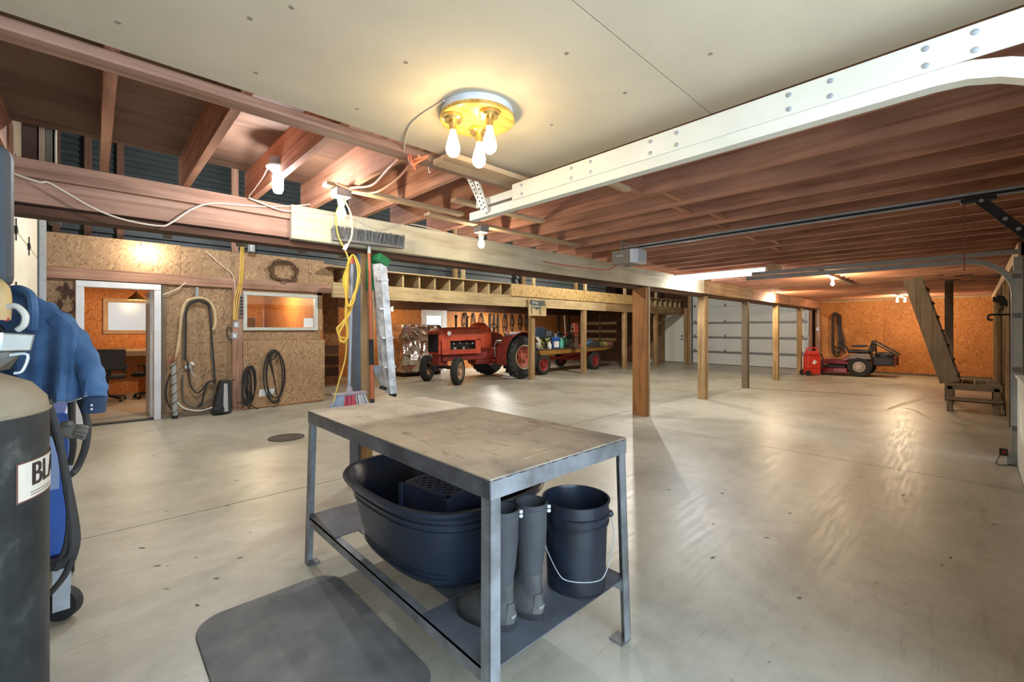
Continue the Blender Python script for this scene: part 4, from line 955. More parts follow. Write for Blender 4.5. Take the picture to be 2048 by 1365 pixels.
hm = [Yw(p.x, p.y - 1.5, D0 - (0.16 * 0.55 * (math.sin(math.pi * min(1, max(0.02, i / (nc - 1)))) ** 0.5) + 0.022 * math.sin(i / (nc - 1) * 21 + 1.5) + 0.012 * math.sin(i / (nc - 1) * 44 + 2)) - 0.004) for i, p in enumerate(bt)]
MB().tube(hm, 0.004, 5).build('hem_stitch', plain('pale_denim_seam', (120, 132, 146), 0.9), t, world=True, smooth=True)
# sleeve
sl = [(92, 614, 0.030), (118, 640, 0.044), (148, 676, 0.048), (170, 716, 0.046), (184, 752, 0.044), (191, 782, 0.042), (190, 796, 0.040)]
SP = spl([Yw(a, b, D0 + 0.02 - 0.05 * i / 6) for i, (a, b, r) in enumerate(sl)], 4); rs = [r for a, b, r in sl]
rr = [rs[min(len(rs) - 1, i // 4)] + 0.004 * math.sin(i * 1.7) for i in range(len(SP))]
MB().tube(SP, rr, 16).build('sleeve', M_den, t, world=True, smooth=True)
cf = MB().tube([Yw(191, 792, D0 - 0.03), Yw(189, 806, D0 - 0.03), Yw(187, 824, D0 - 0.03)], [0.040, 0.043, 0.042], 16).build('cuff', plain('dark_denim', (48, 66, 90), 0.9), t, world=True, smooth=True)
for v in (811, 819):
    MB().ball(Yw(183, v, D0 - 0.076), 0.005, 6).build('snap_button', M_white, cf, world=True, smooth=True)
ss = [p + RT * -0.012 + FW * -0.046 for p in SP[4:]]
MB().tube(ss, 0.003, 5).build('sleeve_seam', plain('dark_denim', (48, 66, 90), 0.9), t, world=True)
# collar
MB().tube(spl([Yw(10, 590, D0 - 0.03), Yw(32, 578, D0 - 0.05), Yw(60, 590, D0 - 0.06), Yw(66, 625, D0 - 0.09), Yw(64, 660, D0 - 0.09)], 5), [0.018] * 21, 8).build('collar', M_den, t, world=True, smooth=True)
# work glove on the cart edge: palm and five fingers
t = thing('work_glove', 'grey leather work glove lying on top of the welder', 'glove', (-0.13, 2.86, 0.985))
M_gl = plain('grey_glove', (116, 112, 100), 0.85, var=0.15, scale=20)
gx = V((0.60, -0.80, 0)).normalized(); gx = RT; gy = V((0, 0, 1)); gz = -FW
G0 = Yw(118, 862, 1.93)
def gp(a, b, c_=0): return G0 + gx * a + gy * b + gz * c_
m = MB().tube([gp(0.0, -0.005), gp(0.03, 0.0), (gp(0.075, -0.004)), gp(0.09, -0.006)], [0.026, 0.032, 0.032, 0.022], 14)
m.build('palm', M_gl, t, world=True, smooth=True)
for k, (b, L, dz) in enumerate(((0.018, 0.050, 0.0), (0.004, 0.058, 0.012), (-0.010, 0.054, 0.014), (-0.024, 0.042, 0.006))):
    MB().tube(spl([gp(0.078, b * 0.8, dz), gp(0.078 + L * 0.5, b, dz + 0.004), gp(0.078 + L, b - 0.008, dz)], 4), [0.0115] * 4 + [0.010] * 4 + [0.006], 10).build('finger', M_gl, t, world=True, smooth=True)
MB().tube(spl([gp(0.02, 0.02, 0.01), gp(0.045, 0.034, 0.018), gp(0.078, 0.036, 0.02)], 4), [0.013] * 8 + [0.007], 10).build('thumb', M_gl, t, world=True, smooth=True)
MB().tube([gp(-0.02, -0.004), gp(0.005, -0.004)], [0.024, 0.028], 14).build('cuff', M_gl, t, world=True, smooth=True)

# ================================================================== office inside
t = thing('desk_counter', 'plywood counter along the office back wall', 'counter', (1.3, 12.4, 0))
MB().box(XL + 0.02, 3.15, 12.05, 12.70, 0.93, 0.97).build('top', PALE('X'), t, world=True, bevel=0.004)
MB().box(XL + 0.02, 3.15, 12.05, 12.09, 0.83, 0.93).build('apron', GREYW('X'), t, world=True, bevel=0.003)
for x in (-0.55, 1.2, 3.0): MB().box(x, x + 0.09, 12.1, 12.19, 0, 0.93).build('leg', GREYW('Z'), t, world=True)
def office_chair(label, loc, rz):
    t = thing('office_chair', label, 'chair', loc, rz, 'black office chairs at the counter')
    MB().box(-0.25, 0.25, -0.25, 0.25, 0.44, 0.53).build('seat', M_blackm, t, bevel=0.035, seg=3)
    MB().box(-0.24, 0.24, -0.31, -0.22, 0.60, 1.02).build('backrest', M_blackm, t, bevel=0.04, seg=3)
    MB().bar((0, -0.22, 0.46), (0, -0.29, 0.75), 0.07, 0.02, (0, 1, 0)).build('back_bracket', M_dark, t)
    MB().cyl((0, 0, 0.12), (0, 0, 0.45), 0.028).build('gas_lift', M_dark, t)
    for k in range(5):
        a = k * 2 * math.pi / 5 + 0.3; e = V((math.cos(a) * 0.29, math.sin(a) * 0.29, 0.07))
        lg = MB().bar((0, 0, 0.12), e, 0.045, 0.03).build('base_leg', M_blk, t)
        MB().cyl(e + V((-0.02, 0, -0.04)), e + V((0.02, 0, -0.04)), 0.03, n=12).build('caster', M_rub, lg)
    for s in (-1, 1):
        ar = MB().box(s * 0.29 - 0.03, s * 0.29 + 0.03, -0.12, 0.12, 0.66, 0.69).build('armrest', M_blk, t, bevel=0.01)
        MB().bar((s * 0.29, 0, 0.66), (s * 0.22, 0, 0.46), 0.03, 0.04, (0, 1, 0)).build('arm_support', M_blk, ar)
office_chair('black office chair half hidden behind the denim jacket sleeve', (0.18, 11.45, 0), 0.1)
office_chair('black office chair turned sideways at the right of the office doorway', (0.86, 11.62, 0), 1.1)
t = thing('pendant_lamp', 'small brass cone pendant above the office window', 'lamp', (0.62, 11.6, 1.98))
MB().lathe([(0.02, 0.16), (0.03, 0.13), (0.13, 0.03), (0.15, 0.0), (0.145, 0.0), (0.03, 0.12)], 24, cap=False).build('shade', plain('aged_brass', (150, 130, 84), 0.35, 0.7), t, smooth=True)
MB().cyl((0, 0, 0.16), (0, 0, 0.38), 0.006).build('stem', M_dark, t)
MB().ball((0, 0, 0.03), 0.03, 8).build('bulb', M_bulb, t, smooth=True)
lamp('bulb_light', (0.62, 11.6, 1.96), 16, WARM, 0.03, t)
lamp('office_bulb_light', (2.55, 10.4, 2.26), 1, WARM, 0.03)
t = thing('office_cabinet', 'brown cabinet seen low through the inside window', 'cabinet', (2.15, 12.42, 0))
MB().box(-0.2, 0.75, -0.2, 0.25, 0.97, 1.70).build('carcass', RED('X'), t, bevel=0.004)
MB().box(-0.18, 0.27, -0.21, -0.2, 1.0, 1.67).build('door', DARKW('Z'), t, bevel=0.003)
MB().box(0.28, 0.73, -0.21, -0.2, 1.0, 1.67).build('door', DARKW('Z'), t, bevel=0.003)
tag(MB().box(2.86, 3.04, 8.694, 8.699, 1.43, 1.60).build('paper_notice', plain('paper', (226, 226, 222), 0.8, var=0.02)), 'white paper sheet stuck in the lower corner of the inside window', 'paper')

# ================================================================== things on the office wall (face about y = 8.7)
YW = 8.70
def WP(u, v, y=YW): return PX(u, v, Y=y)
def silhouette(px, M_, nm, label, cat, y=YW - 0.012, d=0.008):
    P = [WP(u, v, y) for u, v in px]
    m = MB(); n = len(P)
    m.add(P + [p + V((0, d, 0)) for p in P], [tuple(range(n)), tuple(range(2 * n - 1, n - 1, -1))] + [(i, (i + 1) % n, n + (i + 1) % n, n + i) for i in range(n)])
    return tag(m.build(nm, M_), label, cat)
M_rust = plain('rusty_iron', (86, 58, 46), 0.8, 0.3, var=0.2, scale=30)
silhouette([(114, 577), (117, 573), (121, 572), (126, 575), (128, 578), (130, 571), (129, 568), (132, 564), (135, 566), (136, 571), (139, 576), (140, 579), (146, 579), (148, 584), (149, 592), (147, 592), (146, 587), (144, 590), (145, 598), (142, 598), (141, 590), (134, 589), (133, 599), (131, 599), (130, 589), (128, 599), (126, 599), (126, 588), (123, 582), (120, 580), (115, 580)], M_rust, 'horse_cutout', 'rusty metal cutout of a rider on a horse left of the office door', 'wall art')
def horseshoe(u, v, label):
    c_ = WP(u, v, YW - 0.02); P = [c_ + V((0.085 * math.sin(a), 0, -0.10 * math.cos(a))) for a in [math.radians(-140 + 20 * k) for k in range(15)]]
    t = thing('horseshoe', label, 'horseshoe', c_, group='horseshoes on the office wall')
    MB().tube(P, 0.013, 6).build('shoe', M_rust, t, world=True, smooth=True)
horseshoe(134, 612, 'rusty horseshoe nailed below the rider cutout'); horseshoe(106, 609, 'rusty horseshoe left of its mate, nearly behind the jacket')
# wreath of rope, bracket hose hanger, hoses
c_ = WP(568, 543, 8.685); t = thing('rope_wreath', 'wreath of old twisted rope and vine hung on the OSB strip', 'wreath', c_)
for k in range(6):
    random.seed(40 + k); P = []
    for i in range(28):
        a = 2 * math.pi * i / 28; r1 = 0.185 + 0.012 * k + random.uniform(-0.035, 0.035); P.append(c_ + V((r1 * math.cos(a), -0.012 - 0.006 * (k % 3), 0.17 / 0.2 * r1 * math.sin(a))))
    MB().tube(P, 0.010 if k % 2 else 0.007, 5, True).build('strand', plain('vine%d' % (k % 2), ((120, 88, 58), (86, 62, 42))[k % 2], 0.9), t, world=True)
for k in range(5):
    P = [c_ + V((-0.05 + 0.03 * k, -0.03, 0.17)), c_ + V((-0.09 + 0.045 * k, -0.05, 0.10 - 0.02 * (k % 2)))]
    MB().tube(P, [0.012, 0.004], 5).build('sprig', plain('vine1', (86, 62, 42), 0.9), t, world=True)
t = thing('hose_bracket', 'perforated steel strap bracket holding the wall hoses', 'bracket', WP(394, 590))
q = WP(394, 577, YW - 0.005); MB().box(q.x - 0.018, q.x + 0.018, YW - 0.01, YW, q.z - 0.17, q.z + 0.02).build('strap', M_galv, t, world=True, bevel=0.002)
for k in range(3): MB().cyl((q.x, YW - 0.011, q.z - 0.03 - 0.035 * k), (q.x, YW - 0.013, q.z - 0.03 - 0.035 * k), 0.006, n=8).build('hole', M_dark, t, world=True)
MB().cyl((q.x, YW, q.z - 0.17), (q.x, YW - 0.12, q.z - 0.165), 0.012).build('peg', M_galv, t, world=True)
def hose(px, r, mat, nm, label, cat, y=YW - 0.04, k=6, dy=0.0, grp=None):
    P = spl([WP(u, v, y - dy * i) for i, (u, v) in enumerate(px)], k)
    return tag(MB().tube(P, r, 7).build(nm, mat, smooth=True), label, cat, grp)
M_hg = plain('grey_hose', (104, 98, 84), 0.6, var=0.1); M_hk = plain('black_hose', (44, 42, 40), 0.6)
hose([(346, 735), (355, 700), (360, 660), (363, 630), (372, 605), (390, 597), (410, 598), (424, 610), (430, 630), (430, 650), (426, 660)], 0.021, plain('cream_hose', (200, 176, 136), 0.6), 'air_hose', 'cream rubber hose looped over the wall bracket', 'hose', YW - 0.10)
hose([(367, 720), (368, 680), (367, 640), (372, 612), (392, 601), (414, 606), (422, 625), (423, 700), (427, 740), (430, 780), (420, 800), (395, 815), (372, 808), (366, 790), (366, 750)], 0.016, M_hg, 'air_hose', 'long grey hose hanging in a loop beside the office door', 'hose', YW - 0.06)
hose([(371, 722), (372, 660), (374, 620), (390, 604), (408, 606), (418, 618), (424, 680), (430, 760), (425, 762), (415, 768), (408, 785), (404, 805), (395, 815)], 0.013, M_hk, 'air_hose', 'thin dark hose tangled with the grey hose loop', 'hose', YW - 0.08)
hose([(375, 722), (379, 760), (385, 778), (396, 786), (408, 775), (418, 763), (436, 762)], 0.012, M_hk, 'air_hose', 'dark hose running to the tap over the black heater', 'hose', YW - 0.05)
hose([(350, 735), (336, 760), (332, 790), (338, 812), (350, 822)], 0.012, M_hk, 'electric_cable', 'black cord curving at the left of the striped pole', 'cord', YW - 0.05)
hose([(354, 805), (370, 818), (400, 822), (430, 814), (452, 808)], 0.014, plain('white_hose', (206, 204, 196), 0.5), 'water_hose', 'white hose sagging from the striped pole to the black heater', 'hose', YW - 0.12)
# striped pole
a_, b_ = WP(347, 728, YW - 0.14), WP(350, 832, YW - 0.14); b_.z = 0.0; a_ = V((a_.x, a_.y, a_.z))
t = thing('striped_pole', 'grey pipe wound with black tape standing by the office door', 'pipe', (b_.x, b_.y, 0))
MB().cyl(b_, a_, 0.034, n=18).build('pipe', plain('pvc_grey', (160, 160, 156), 0.5), t, world=True, smooth=True)
P = [b_.lerp(a_, i / 60) + V((0.036 * math.cos(i * 0.62), 0.036 * math.sin(i * 0.62), 0)) for i in range(61)]
MB().tube(P, 0.006, 5).build('tape_wrap', M_blk, t, world=True)
MB().cyl(b_, b_ + V((0, 0, 0.05)), 0.04, n=18).build('foot_cap', M_dark, t, world=True)
random.seed(3); P = [WP(345 + random.uniform(-12, 14), 716 + random.uniform(-11, 13), YW - 0.1 - random.uniform(0, 0.06)) for k in range(16)]
tag(MB().tube(spl(P, 5), 0.006, 5).build('rusty_wire', plain('copper_wire', (150, 92, 68), 0.6)), 'tangle of rusty red wire at the head of the striped pole', 'wire')
q = WP(378, 738, YW - 0.03); t = thing('hose_tap', 'white brass hose tap with lever on the office wall', 'tap', q)
MB().box(-0.06, 0.03, -0.02, 0.02, 0.0, 0.05).build('body', M_galv, t, bevel=0.008)
MB().tube([(0.0, -0.02, 0.1), (0.02, -0.02, 0.02), (0.04, -0.03, -0.10), (0.08, -0.04, -0.14)], 0.010).build('spout', M_galv, t)
MB().cyl((0.02, -0.01, 0.10), (0.06, -0.02, 0.06), 0.018).build('lever', M_white, t)
# pipe over heater, heater
q0, q1 = WP(436, 763, YW - 0.06), WP(470, 758, YW - 0.06); t = thing('wall_pipe', 'short brass pipe and valve above the black heater', 'pipe', q0)
MB().cyl(q0, q1, 0.014).build('pipe', plain('dull_brass', (150, 130, 96), 0.4, 0.6), t, world=True)
MB().cyl(q0 - V((0.03, 0, 0.03)), q0 + V((0.02, 0, 0.03)), 0.02).build('valve', plain('dull_brass', (150, 130, 96), 0.4, 0.6), t, world=True)
q = WP(462, 815, YW - 0.22); t = thing('utility_heater', 'black box heater with a grey front strip at the foot of the stud', 'heater', (1.50, 8.52, 0))
MB().add([(-0.12, -0.12, 0.02), (0.14, -0.12, 0.02), (0.14, 0.10, 0.02), (-0.12, 0.10, 0.02), (0.00, -0.06, 0.55), (0.14, -0.06, 0.55), (0.14, 0.10, 0.55), (0.0, 0.10, 0.55)],
         [(3, 2, 1, 0), (4, 5, 6, 7), (0, 1, 5, 4), (1, 2, 6, 5), (2, 3, 7, 6), (3, 0, 4, 7)]).build('case', M_blk, t, bevel=0.01)
MB().add([(0.02, -0.128, 0.05), (0.09, -0.128, 0.05), (0.09, -0.072, 0.50), (0.04, -0.072, 0.50)], [(0, 1, 2, 3)]).build('front_strip', plain('strip_grey', (170, 170, 166), 0.5), t)
MB().lathe([(0.07, 0), (0.07, 0.05), (0.03, 0.06)], 20, Matrix.Translation((-0.04, -0.12, 0.10)) @ Matrix.Rotation(math.pi / 2, 4, 'X')).build('fan_ring', M_dark, t, smooth=True)
# coiled cord and pressure-washer hose
M_ck = plain('black_cord', (36, 35, 34), 0.5)
def coil(nm, label, cat, loops, r, extra=None, y=8.64):
    t = thing(nm, label, cat, WP(loops[0][0], loops[0][1], y))
    for i, (u, v, a, b, ph) in enumerate(loops):
        P = []
        for k in range(26):
            an = 2 * math.pi * k / 26
            P.append(WP(u + a * math.sin(an) * (0.55 + 0.45 * math.cos(an / 2) ** 2 if False else 1), v - b * math.cos(an), y - 0.006 * i))
        MB().tube(P, r, 6, True).build('loop', M_ck, t, world=True, smooth=True)
    if extra: extra(t)
    return t
coil('extension_cord', 'bundled black extension cord hanging right of the stud', 'cord', [(497, 770, 13, 36, 0), (500, 766, 11, 33, 0), (494, 775, 9, 35, 0), (503, 762, 9, 30, 0), (498, 778, 5, 40, 0), (492, 782, 8, 30, 0), (502, 772, 7, 34, 0)], 0.009)
def wand(t):
    MB().tube(spl([WP(541, 705, 8.60), WP(540, 720, 8.60), WP(544, 738, 8.60), WP(549, 762, 8.61), WP(553, 790, 8.62)], 4), [0.03, 0.032, 0.03, 0.028, 0.026, 0.024, 0.02, 0.018, 0.016, 0.014, 0.012, 0.012, 0.012, 0.012, 0.010, 0.010, 0.010], 8).build('spray_gun', M_blk, t, world=True, smooth=True)
    MB().tube(spl([WP(540, 722, 8.59), WP(550, 716, 8.58), WP(553, 706, 8.58), WP(545, 700, 8.59)], 4), 0.012, 6).build('trigger_guard', M_dark, t, world=True, smooth=True)
coil('pressure_hose', 'black pressure washer hose and spray gun hung on the lower OSB sheet', 'hose', [(548, 752, 21, 52, 0), (549, 755, 16, 52, 0), (551, 750, 19, 46, 0)], 0.011, wand)
hose([(473, 806), (495, 808), (515, 818), (535, 820), (552, 812), (560, 800)], 0.010, M_ck, 'electric_cable', 'black cord trailing on the floor below the pressure hose', 'cord', 8.60)
q = WP(534, 785, 8.668); tag(MB().add([q + V((-0.13, 0, -0.07)), q + V((0.09, 0, -0.05)), q + V((0.13, 0, 0.05)), q + V((-0.12, 0, 0.06)), q + V((-0.13, 0.004, -0.07)), q + V((0.09, 0.004, -0.05)), q + V((0.13, 0.004, 0.05)), q + V((-0.12, 0.004, 0.06))], [(3, 2, 1, 0), (4, 5, 6, 7), (0, 1, 5, 4), (1, 2, 6, 5), (2, 3, 7, 6), (3, 0, 4, 7)]).build('paper_label', plain('paper', (226, 226, 222), 0.8, var=0.02)), 'torn white paper label behind the pressure hose', 'paper')
# electric boxes by the stud, power strip, cables, duct stub
for (u, v, lab) in ((471, 650, 'upper grey switch box left of the inside window'), (468, 672, 'lower grey outlet box left of the inside window')):
    q = WP(u, v, YW); t = thing('electric_box', lab, 'electric box', q, group='electric boxes on the office wall')
    MB().box(-0.045, 0.045, -0.05, 0.0, -0.055, 0.055).build('box', M_galv, t, bevel=0.005)
    MB().box(-0.02, 0.02, -0.056, -0.05, -0.03, 0.03).build('faceplate', M_white, t)
hose([(466, 660), (456, 655), (454, 668), (460, 680), (467, 678)], 0.008, M_ck, 'electric_cable', 'short black cord curled by the outlet box', 'cord', YW - 0.03)
q = WP(482, 614, 8.645); t = thing('power_strip', 'chrome power strip screwed to the stud beside the inside window', 'power strip', q)
MB().box(-0.035, 0.035, -0.03, 0.0, -0.18, 0.22).build('housing', plain('strip_steel', (150, 130, 118), 0.35, 0.4), t, bevel=0.004)
for k in range(6): MB().box(-0.018, 0.018, -0.034, -0.03, -0.14 + 0.055 * k, -0.105 + 0.055 * k).build('socket', M_dark, t)
for k, dx in enumerate((-2, 1, 4)):
    hose([(484 + dx, 482), (483 + dx, 520), (481 + dx, 560), (472 + dx * 1.5, 600), (469 + dx, 640)], 0.008, M_yel, 'yellow_cable', ('leftmost', 'middle', 'rightmost')[k] + ' of the three yellow cables dropping to the outlet box', 'cable', 8.62, 5, 0, 'yellow cables on the office wall')
hose([(412, 503), (440, 528), (466, 552), (470, 590), (468, 640)], 0.008, M_wire, 'white_cable', 'white cable slanting across the OSB strip to the outlet box', 'cable', 8.66)
hose([(372, 565), (355, 578), (326, 590)], 0.008, M_wire, 'white_cable', 'loose white cable end beside the office door frame', 'cable', 8.60)
q = WP(503, 494, 8.60); t = thing('duct_stub', 'short galvanised vent duct above the OSB strip', 'duct', (q.x, 8.60, 2.72))
MB().lathe([(0.055, 0), (0.06, 0.01), (0.055, 0.02), (0.055, 0.6)], 20).build('pipe', M_galv, t, smooth=True)
# ================================================================== cables on the beam and among the joists
def cable(px, plane, r, mat, label, k=6, nm='electric_cable', grp=None):
    P = spl([PX(u, v, Y=plane) if not isinstance(u, Vector) else u for u, v in px], k)
    return tag(MB().tube(P, r, 6).build(nm, mat, smooth=True), label, 'cable', grp)
cable([(20, 345), (52, 356), (80, 365), (96, 365), (130, 384), (190, 418), (250, 440), (318, 452), (342, 446), (385, 418), (430, 407), (520, 413), (600, 411), (650, 404)], YH - 0.022, 0.0055, M_wire, 'white cable drooping along the old header beam at the left')
cable([(498, 396), (520, 405), (560, 420), (590, 423), (640, 426), (700, 437), (760, 460), (815, 448), (880, 462), (940, 478), (965, 478)], YH - 0.055, 0.0055, M_wire, 'thin cable looping across the whitewashed header to the next bulb')
cable([(990, 488), (1040, 500), (1100, 512), (1150, 530), (1200, 532), (1225, 540)], YH - 0.06, 0.005, M_wire, 'thin cable on the header running towards the opener')
cable([(1240, 540), (1290, 552), (1330, 556), (1365, 562), (1378, 566)], YH - 0.06, 0.006, M_wire, 'bundle of pale cable on the header below the fluorescent fixture')
fx = PX(556, 318, Z=2.46)
P = spl([fx + V((0.0, 0.02, 0.0)), fx + V((0.02, -0.1, 0.03)), fx + V((0.02, -0.3, 0.05)), fx + V((0.02, -0.55, 0.05))], 6)
tag(MB().tube(P, 0.006, 6).build('electric_cable', M_wire, smooth=True), 'white cable rising from the round bulb holder to the ledger', 'cable')
P = spl([fx + V((-0.05, 0.0, -0.05)), PX(525, 356, Y=3.3), PX(508, 380, Y=3.5), PX(498, 396, Y=YH - 0.02), PX(520, 405, Y=YH - 0.03)], 6)
tag(MB().tube(P, 0.004, 6).build('electric_cable', M_wire, smooth=True), 'white cable dropping from the round bulb holder to the header', 'cable')
for k, pts in enumerate(([(838, 312), (820, 330), (790, 362), (750, 385), (712, 382), (672, 366)], [(795, 320), (775, 340), (745, 370), (712, 375), (700, 376)])):
    P = spl([PX(u, v, Z=ZJ - 0.05 - 0.02 * math.sin(i)) for i, (u, v) in enumerate(pts)], 6)
    tag(MB().tube(P, 0.007, 6).build('orange_cord', plain('pale_orange_cord', (224, 156, 120), 0.5), smooth=True), ('outer' if k == 0 else 'inner') + ' orange cord sagging from the ledger to the strip with the yellow plug', 'cord')
q = PX(838, 316, Z=ZJ - 0.05); random.seed(12)
P = [q + V((random.uniform(-0.05, 0.05), random.uniform(-0.03, 0.03), random.uniform(-0.06, 0.03))) for k in range(12)]
tag(MB().tube(spl(P, 5), 0.006, 6).build('cord_knot', M_org, smooth=True), 'knotted orange cord tied around the ledger', 'cord')
q = PX(857, 334, Z=ZJ - 0.045)
tag(MB().tube(spl([q + V((0, 0, 0.0)), q + V((0, 0, -0.02)), q + V((0.008, 0, -0.032)), q + V((0.012, 0, -0.024))], 4), 0.0022, 6).build('screw_hook', M_white), 'small white cup hook under the ledger', 'hook')

# ================================================================== things hung on the near post
t = thing('push_broom', 'grey push broom hung head up against the white header', 'broom', (1.82, 3.55, 0.65))
h0, h1 = PX(666, 470, Y=3.50), PX(806, 488, Y=3.50)
MB().bar(h0 + V((0, 0, -0.035)), h1 + V((0, 0, -0.035)), 0.05, 0.02).build('head_block', plain('broom_block', (120, 116, 110), 0.6), t, world=True)
random.seed(5); m = MB(); n = 460
for k in range(n):
    b0 = h0.lerp(h1, k / (n - 1)) + V((0, random.uniform(-0.02, 0.02), -0.03)); e = b0 + V((random.uniform(-0.012, 0.012), random.uniform(-0.035, 0.03), 0.095 + random.uniform(-0.012, 0.012)))
    m.bar(b0, e, 0.005, 0.005)
br = m.build('bristles', plain('grey_bristle', (118, 118, 116), 0.9, var=0.2, scale=60), t, world=True); br['kind'] = 'stuff'
hx_, ex_ = PX(738, 488, Y=3.56), PX(745, 806, Y=3.56)
MB().tube([hx_, hx_.lerp(ex_, 0.06)], 0.016, 10).build('ferrule', M_galv, t, world=True)
MB().tube([hx_.lerp(ex_, 0.06), hx_.lerp(ex_, 0.6)], 0.0145, 10).build('handle', plain('orange_handle', (196, 104, 66), 0.5, var=0.1), t, world=True, smooth=True)
MB().tube([hx_.lerp(ex_, 0.6), hx_.lerp(ex_, 0.76)], 0.020, 10).build('grip', M_rub, t, world=True, smooth=True)
MB().tube([hx_.lerp(ex_, 0.76), hx_.lerp(ex_, 0.98)], 0.0145, 10).build('lower_handle', plain('orange_handle', (196, 104, 66), 0.5, var=0.1), t, world=True, smooth=True)
MB().tube([hx_.lerp(ex_, 0.975), ex_], 0.018, 8).build('end_cap', M_blk, t, world=True)
t = thing('house_broom', 'broom with grey handle and pink and white bristles hung on the post', 'broom', (1.55, 3.55, 0.75))
a_, b_ = PX(705, 512, Y=3.52), PX(698, 782, Y=3.52)
MB().tube([a_.lerp(b_, 0.05), b_], 0.0135, 10).build('handle', plain('grey_handle', (166, 172, 180), 0.4, 0.2), t, world=True, smooth=True)
MB().tube([a_, a_.lerp(b_, 0.06)], [0.008, 0.02], 10).build('hang_cap', plain('orange_cap', (224, 110, 82), 0.5), t, world=True, smooth=True)
c_ = PX(699, 788, Y=3.52); MB().box(c_.x - 0.135, c_.x + 0.135, c_.y - 0.03, c_.y + 0.03, c_.z - 0.012, c_.z + 0.012).build('head', plain('broom_head', (176, 164, 168), 0.5), t, world=True, bevel=0.008)
MB().cyl(c_ + V((0, 0, 0.01)), c_ + V((0, 0, 0.06)), 0.03, 0.016).build('socket', plain('broom_head', (176, 164, 168), 0.5), t, world=True, smooth=True)
cols = [plain('bristle_blue', (170, 186, 204), 0.8), plain('bristle_pink', (214, 96, 112), 0.8), plain('bristle_white', (212, 208, 206), 0.8)]
for k, (f0, f1) in enumerate(((-1, -0.4), (-0.4, 0.25), (0.25, 1))):
    m = MB(); random.seed(k)
    for i in range(70):
        f = f0 + (f1 - f0) * random.random(); yy = random.uniform(-0.025, 0.025)
        p_ = c_ + V((f * 0.12, yy, -0.01)); m.bar(p_, c_ + V((f * 0.16, yy * 1.5, -0.105 + random.uniform(-0.006, 0.006))), 0.006, 0.006)
    o_ = m.build('bristles', cols[k], t, world=True); o_['kind'] = 'stuff'
# yellow cord hank
t = thing('yellow_extension_cord', 'long hank of yellow extension cord hanging beside the grey broom', 'cord', (1.5, 3.5, 1.2))
for k in range(8):
    random.seed(60 + k)
    w_ = random.uniform(-5, 5)
    L = 560 + 20 * k; u0 = 700 + 2 * k
    j_ = lambda q: random.uniform(-q, q)
    pts = [(706 + j_(3), 513), (716 + j_(3), 535), (716 + j_(4), 565), (710 + j_(4), 592), (699 + j_(3), 622), (686 + j_(4), 648), (676 + j_(4), 664 + j_(6)), (684 + j_(4), 680 + j_(7)), (696, 672 + j_(6)), (693 + j_(3), 640), (692 + j_(3), 600), (690 + j_(4), 560), (697 + j_(3), 526)] if k < 5 else \
          [(707 + j_(3), 511), (717 + j_(3), 540), (713 + j_(4), 580), (703 + j_(4), 606), (695 + j_(3), 612), (692 + j_(3), 585), (693 + j_(3), 545), (699 + j_(2), 520)]
    P = spl([PX(u, v, Y=3.46 - 0.008 * k) for u, v in pts], 5, True)
    MB().tube(P, 0.0058, 6, True).build('loop', M_yel, t, world=True, smooth=True)
MB().tube(spl([PX(u, v, Y=3.44) for u, v in ((683, 400), (672, 430), (676, 470), (690, 500), (698, 530), (694, 600), (693, 680), (690, 720), (676, 770), (666, 808))], 6), 0.0058, 6).build('tail', M_yel, t, world=True, smooth=True)
MB().tube(spl([PX(u, v, Y=3.2) for u, v in ((690, 402), (702, 430), (704, 470), (694, 492))], 6), 0.0058, 6).build('plug_lead', plain('cream_lead', (222, 204, 150), 0.5), t, world=True, smooth=True)
MB().bar(PX(694, 490, Y=3.2), PX(688, 500, Y=3.2), 0.022, 0.02).build('plug', M_white, t, world=True)
# folded stepladder
t = thing('stepladder', 'folded white aluminium stepladder with green top hung on the post', 'ladder', (2.0, 3.6, 0.75))
M_al = plain('worn_aluminium', (214, 214, 210), 0.45, 0.15, var=0.1, scale=12, c2=(150, 150, 146))
M_gr = plain('green_plastic', (42, 128, 76), 0.45, var=0.15)
def lp(u, v, y=3.56): return PX(u, v, Y=y)
MB().bar(lp(755, 528), lp(782, 786), 0.04, 0.085, (0.6, -0.8, 0)).build('front_rail', M_al, t, world=True, bevel=0.003)
MB().bar(lp(752, 528, 3.66), lp(770, 775, 3.66), 0.035, 0.075, (0.6, -0.8, 0)).build('rear_rail', M_al, t, world=True, bevel=0.003)
MB().bar(lp(766, 528, 3.52), lp(787, 788, 3.48), 0.025, 0.06, (0.9, -0.3, 0)).build('front_rail', M_al, t, world=True, bevel=0.003)
for k in range(4):
    a_ = lp(757 + 5 * k, 560 + 58 * k, 3.54); MB().bar(a_ + V((-0.02, 0, 0)), a_ + V((0.075, -0.03, 0)), 0.05, 0.018).build('step', M_al, t, world=True)
MB().box(-0.02, 0.10, -0.10, 0.10, -0.03, 0.04, Matrix.Translation(lp(750, 518, 3.58)) @ Matrix.Rotation(0.5, 4, 'Y')).build('top_cap', M_gr, t, world=True, bevel=0.012)
MB().bar(lp(744, 516, 3.62), lp(744, 580, 3.62), 0.03, 0.10, (1, 0, 0)).build('cap_skirt', M_gr, t, world=True, bevel=0.006)
for u, v in ((785, 789), (766, 776)): MB().bar(lp(u - 4, v - 1), lp(u + 5, v + 2), 0.06, 0.03).build('foot', M_rub, t, world=True, bevel=0.004)
MB().bar(lp(745, 735, 3.62), lp(762, 770, 3.62), 0.008, 0.012).build('spreader', M_galv, t, world=True)
tag(MB().box(1.778, 1.90, 3.66, 3.69, 0.98, 1.06).build('ladder_hook', M_galv, bevel=0.003), 'steel bracket on the near post holding the stepladder', 'bracket')
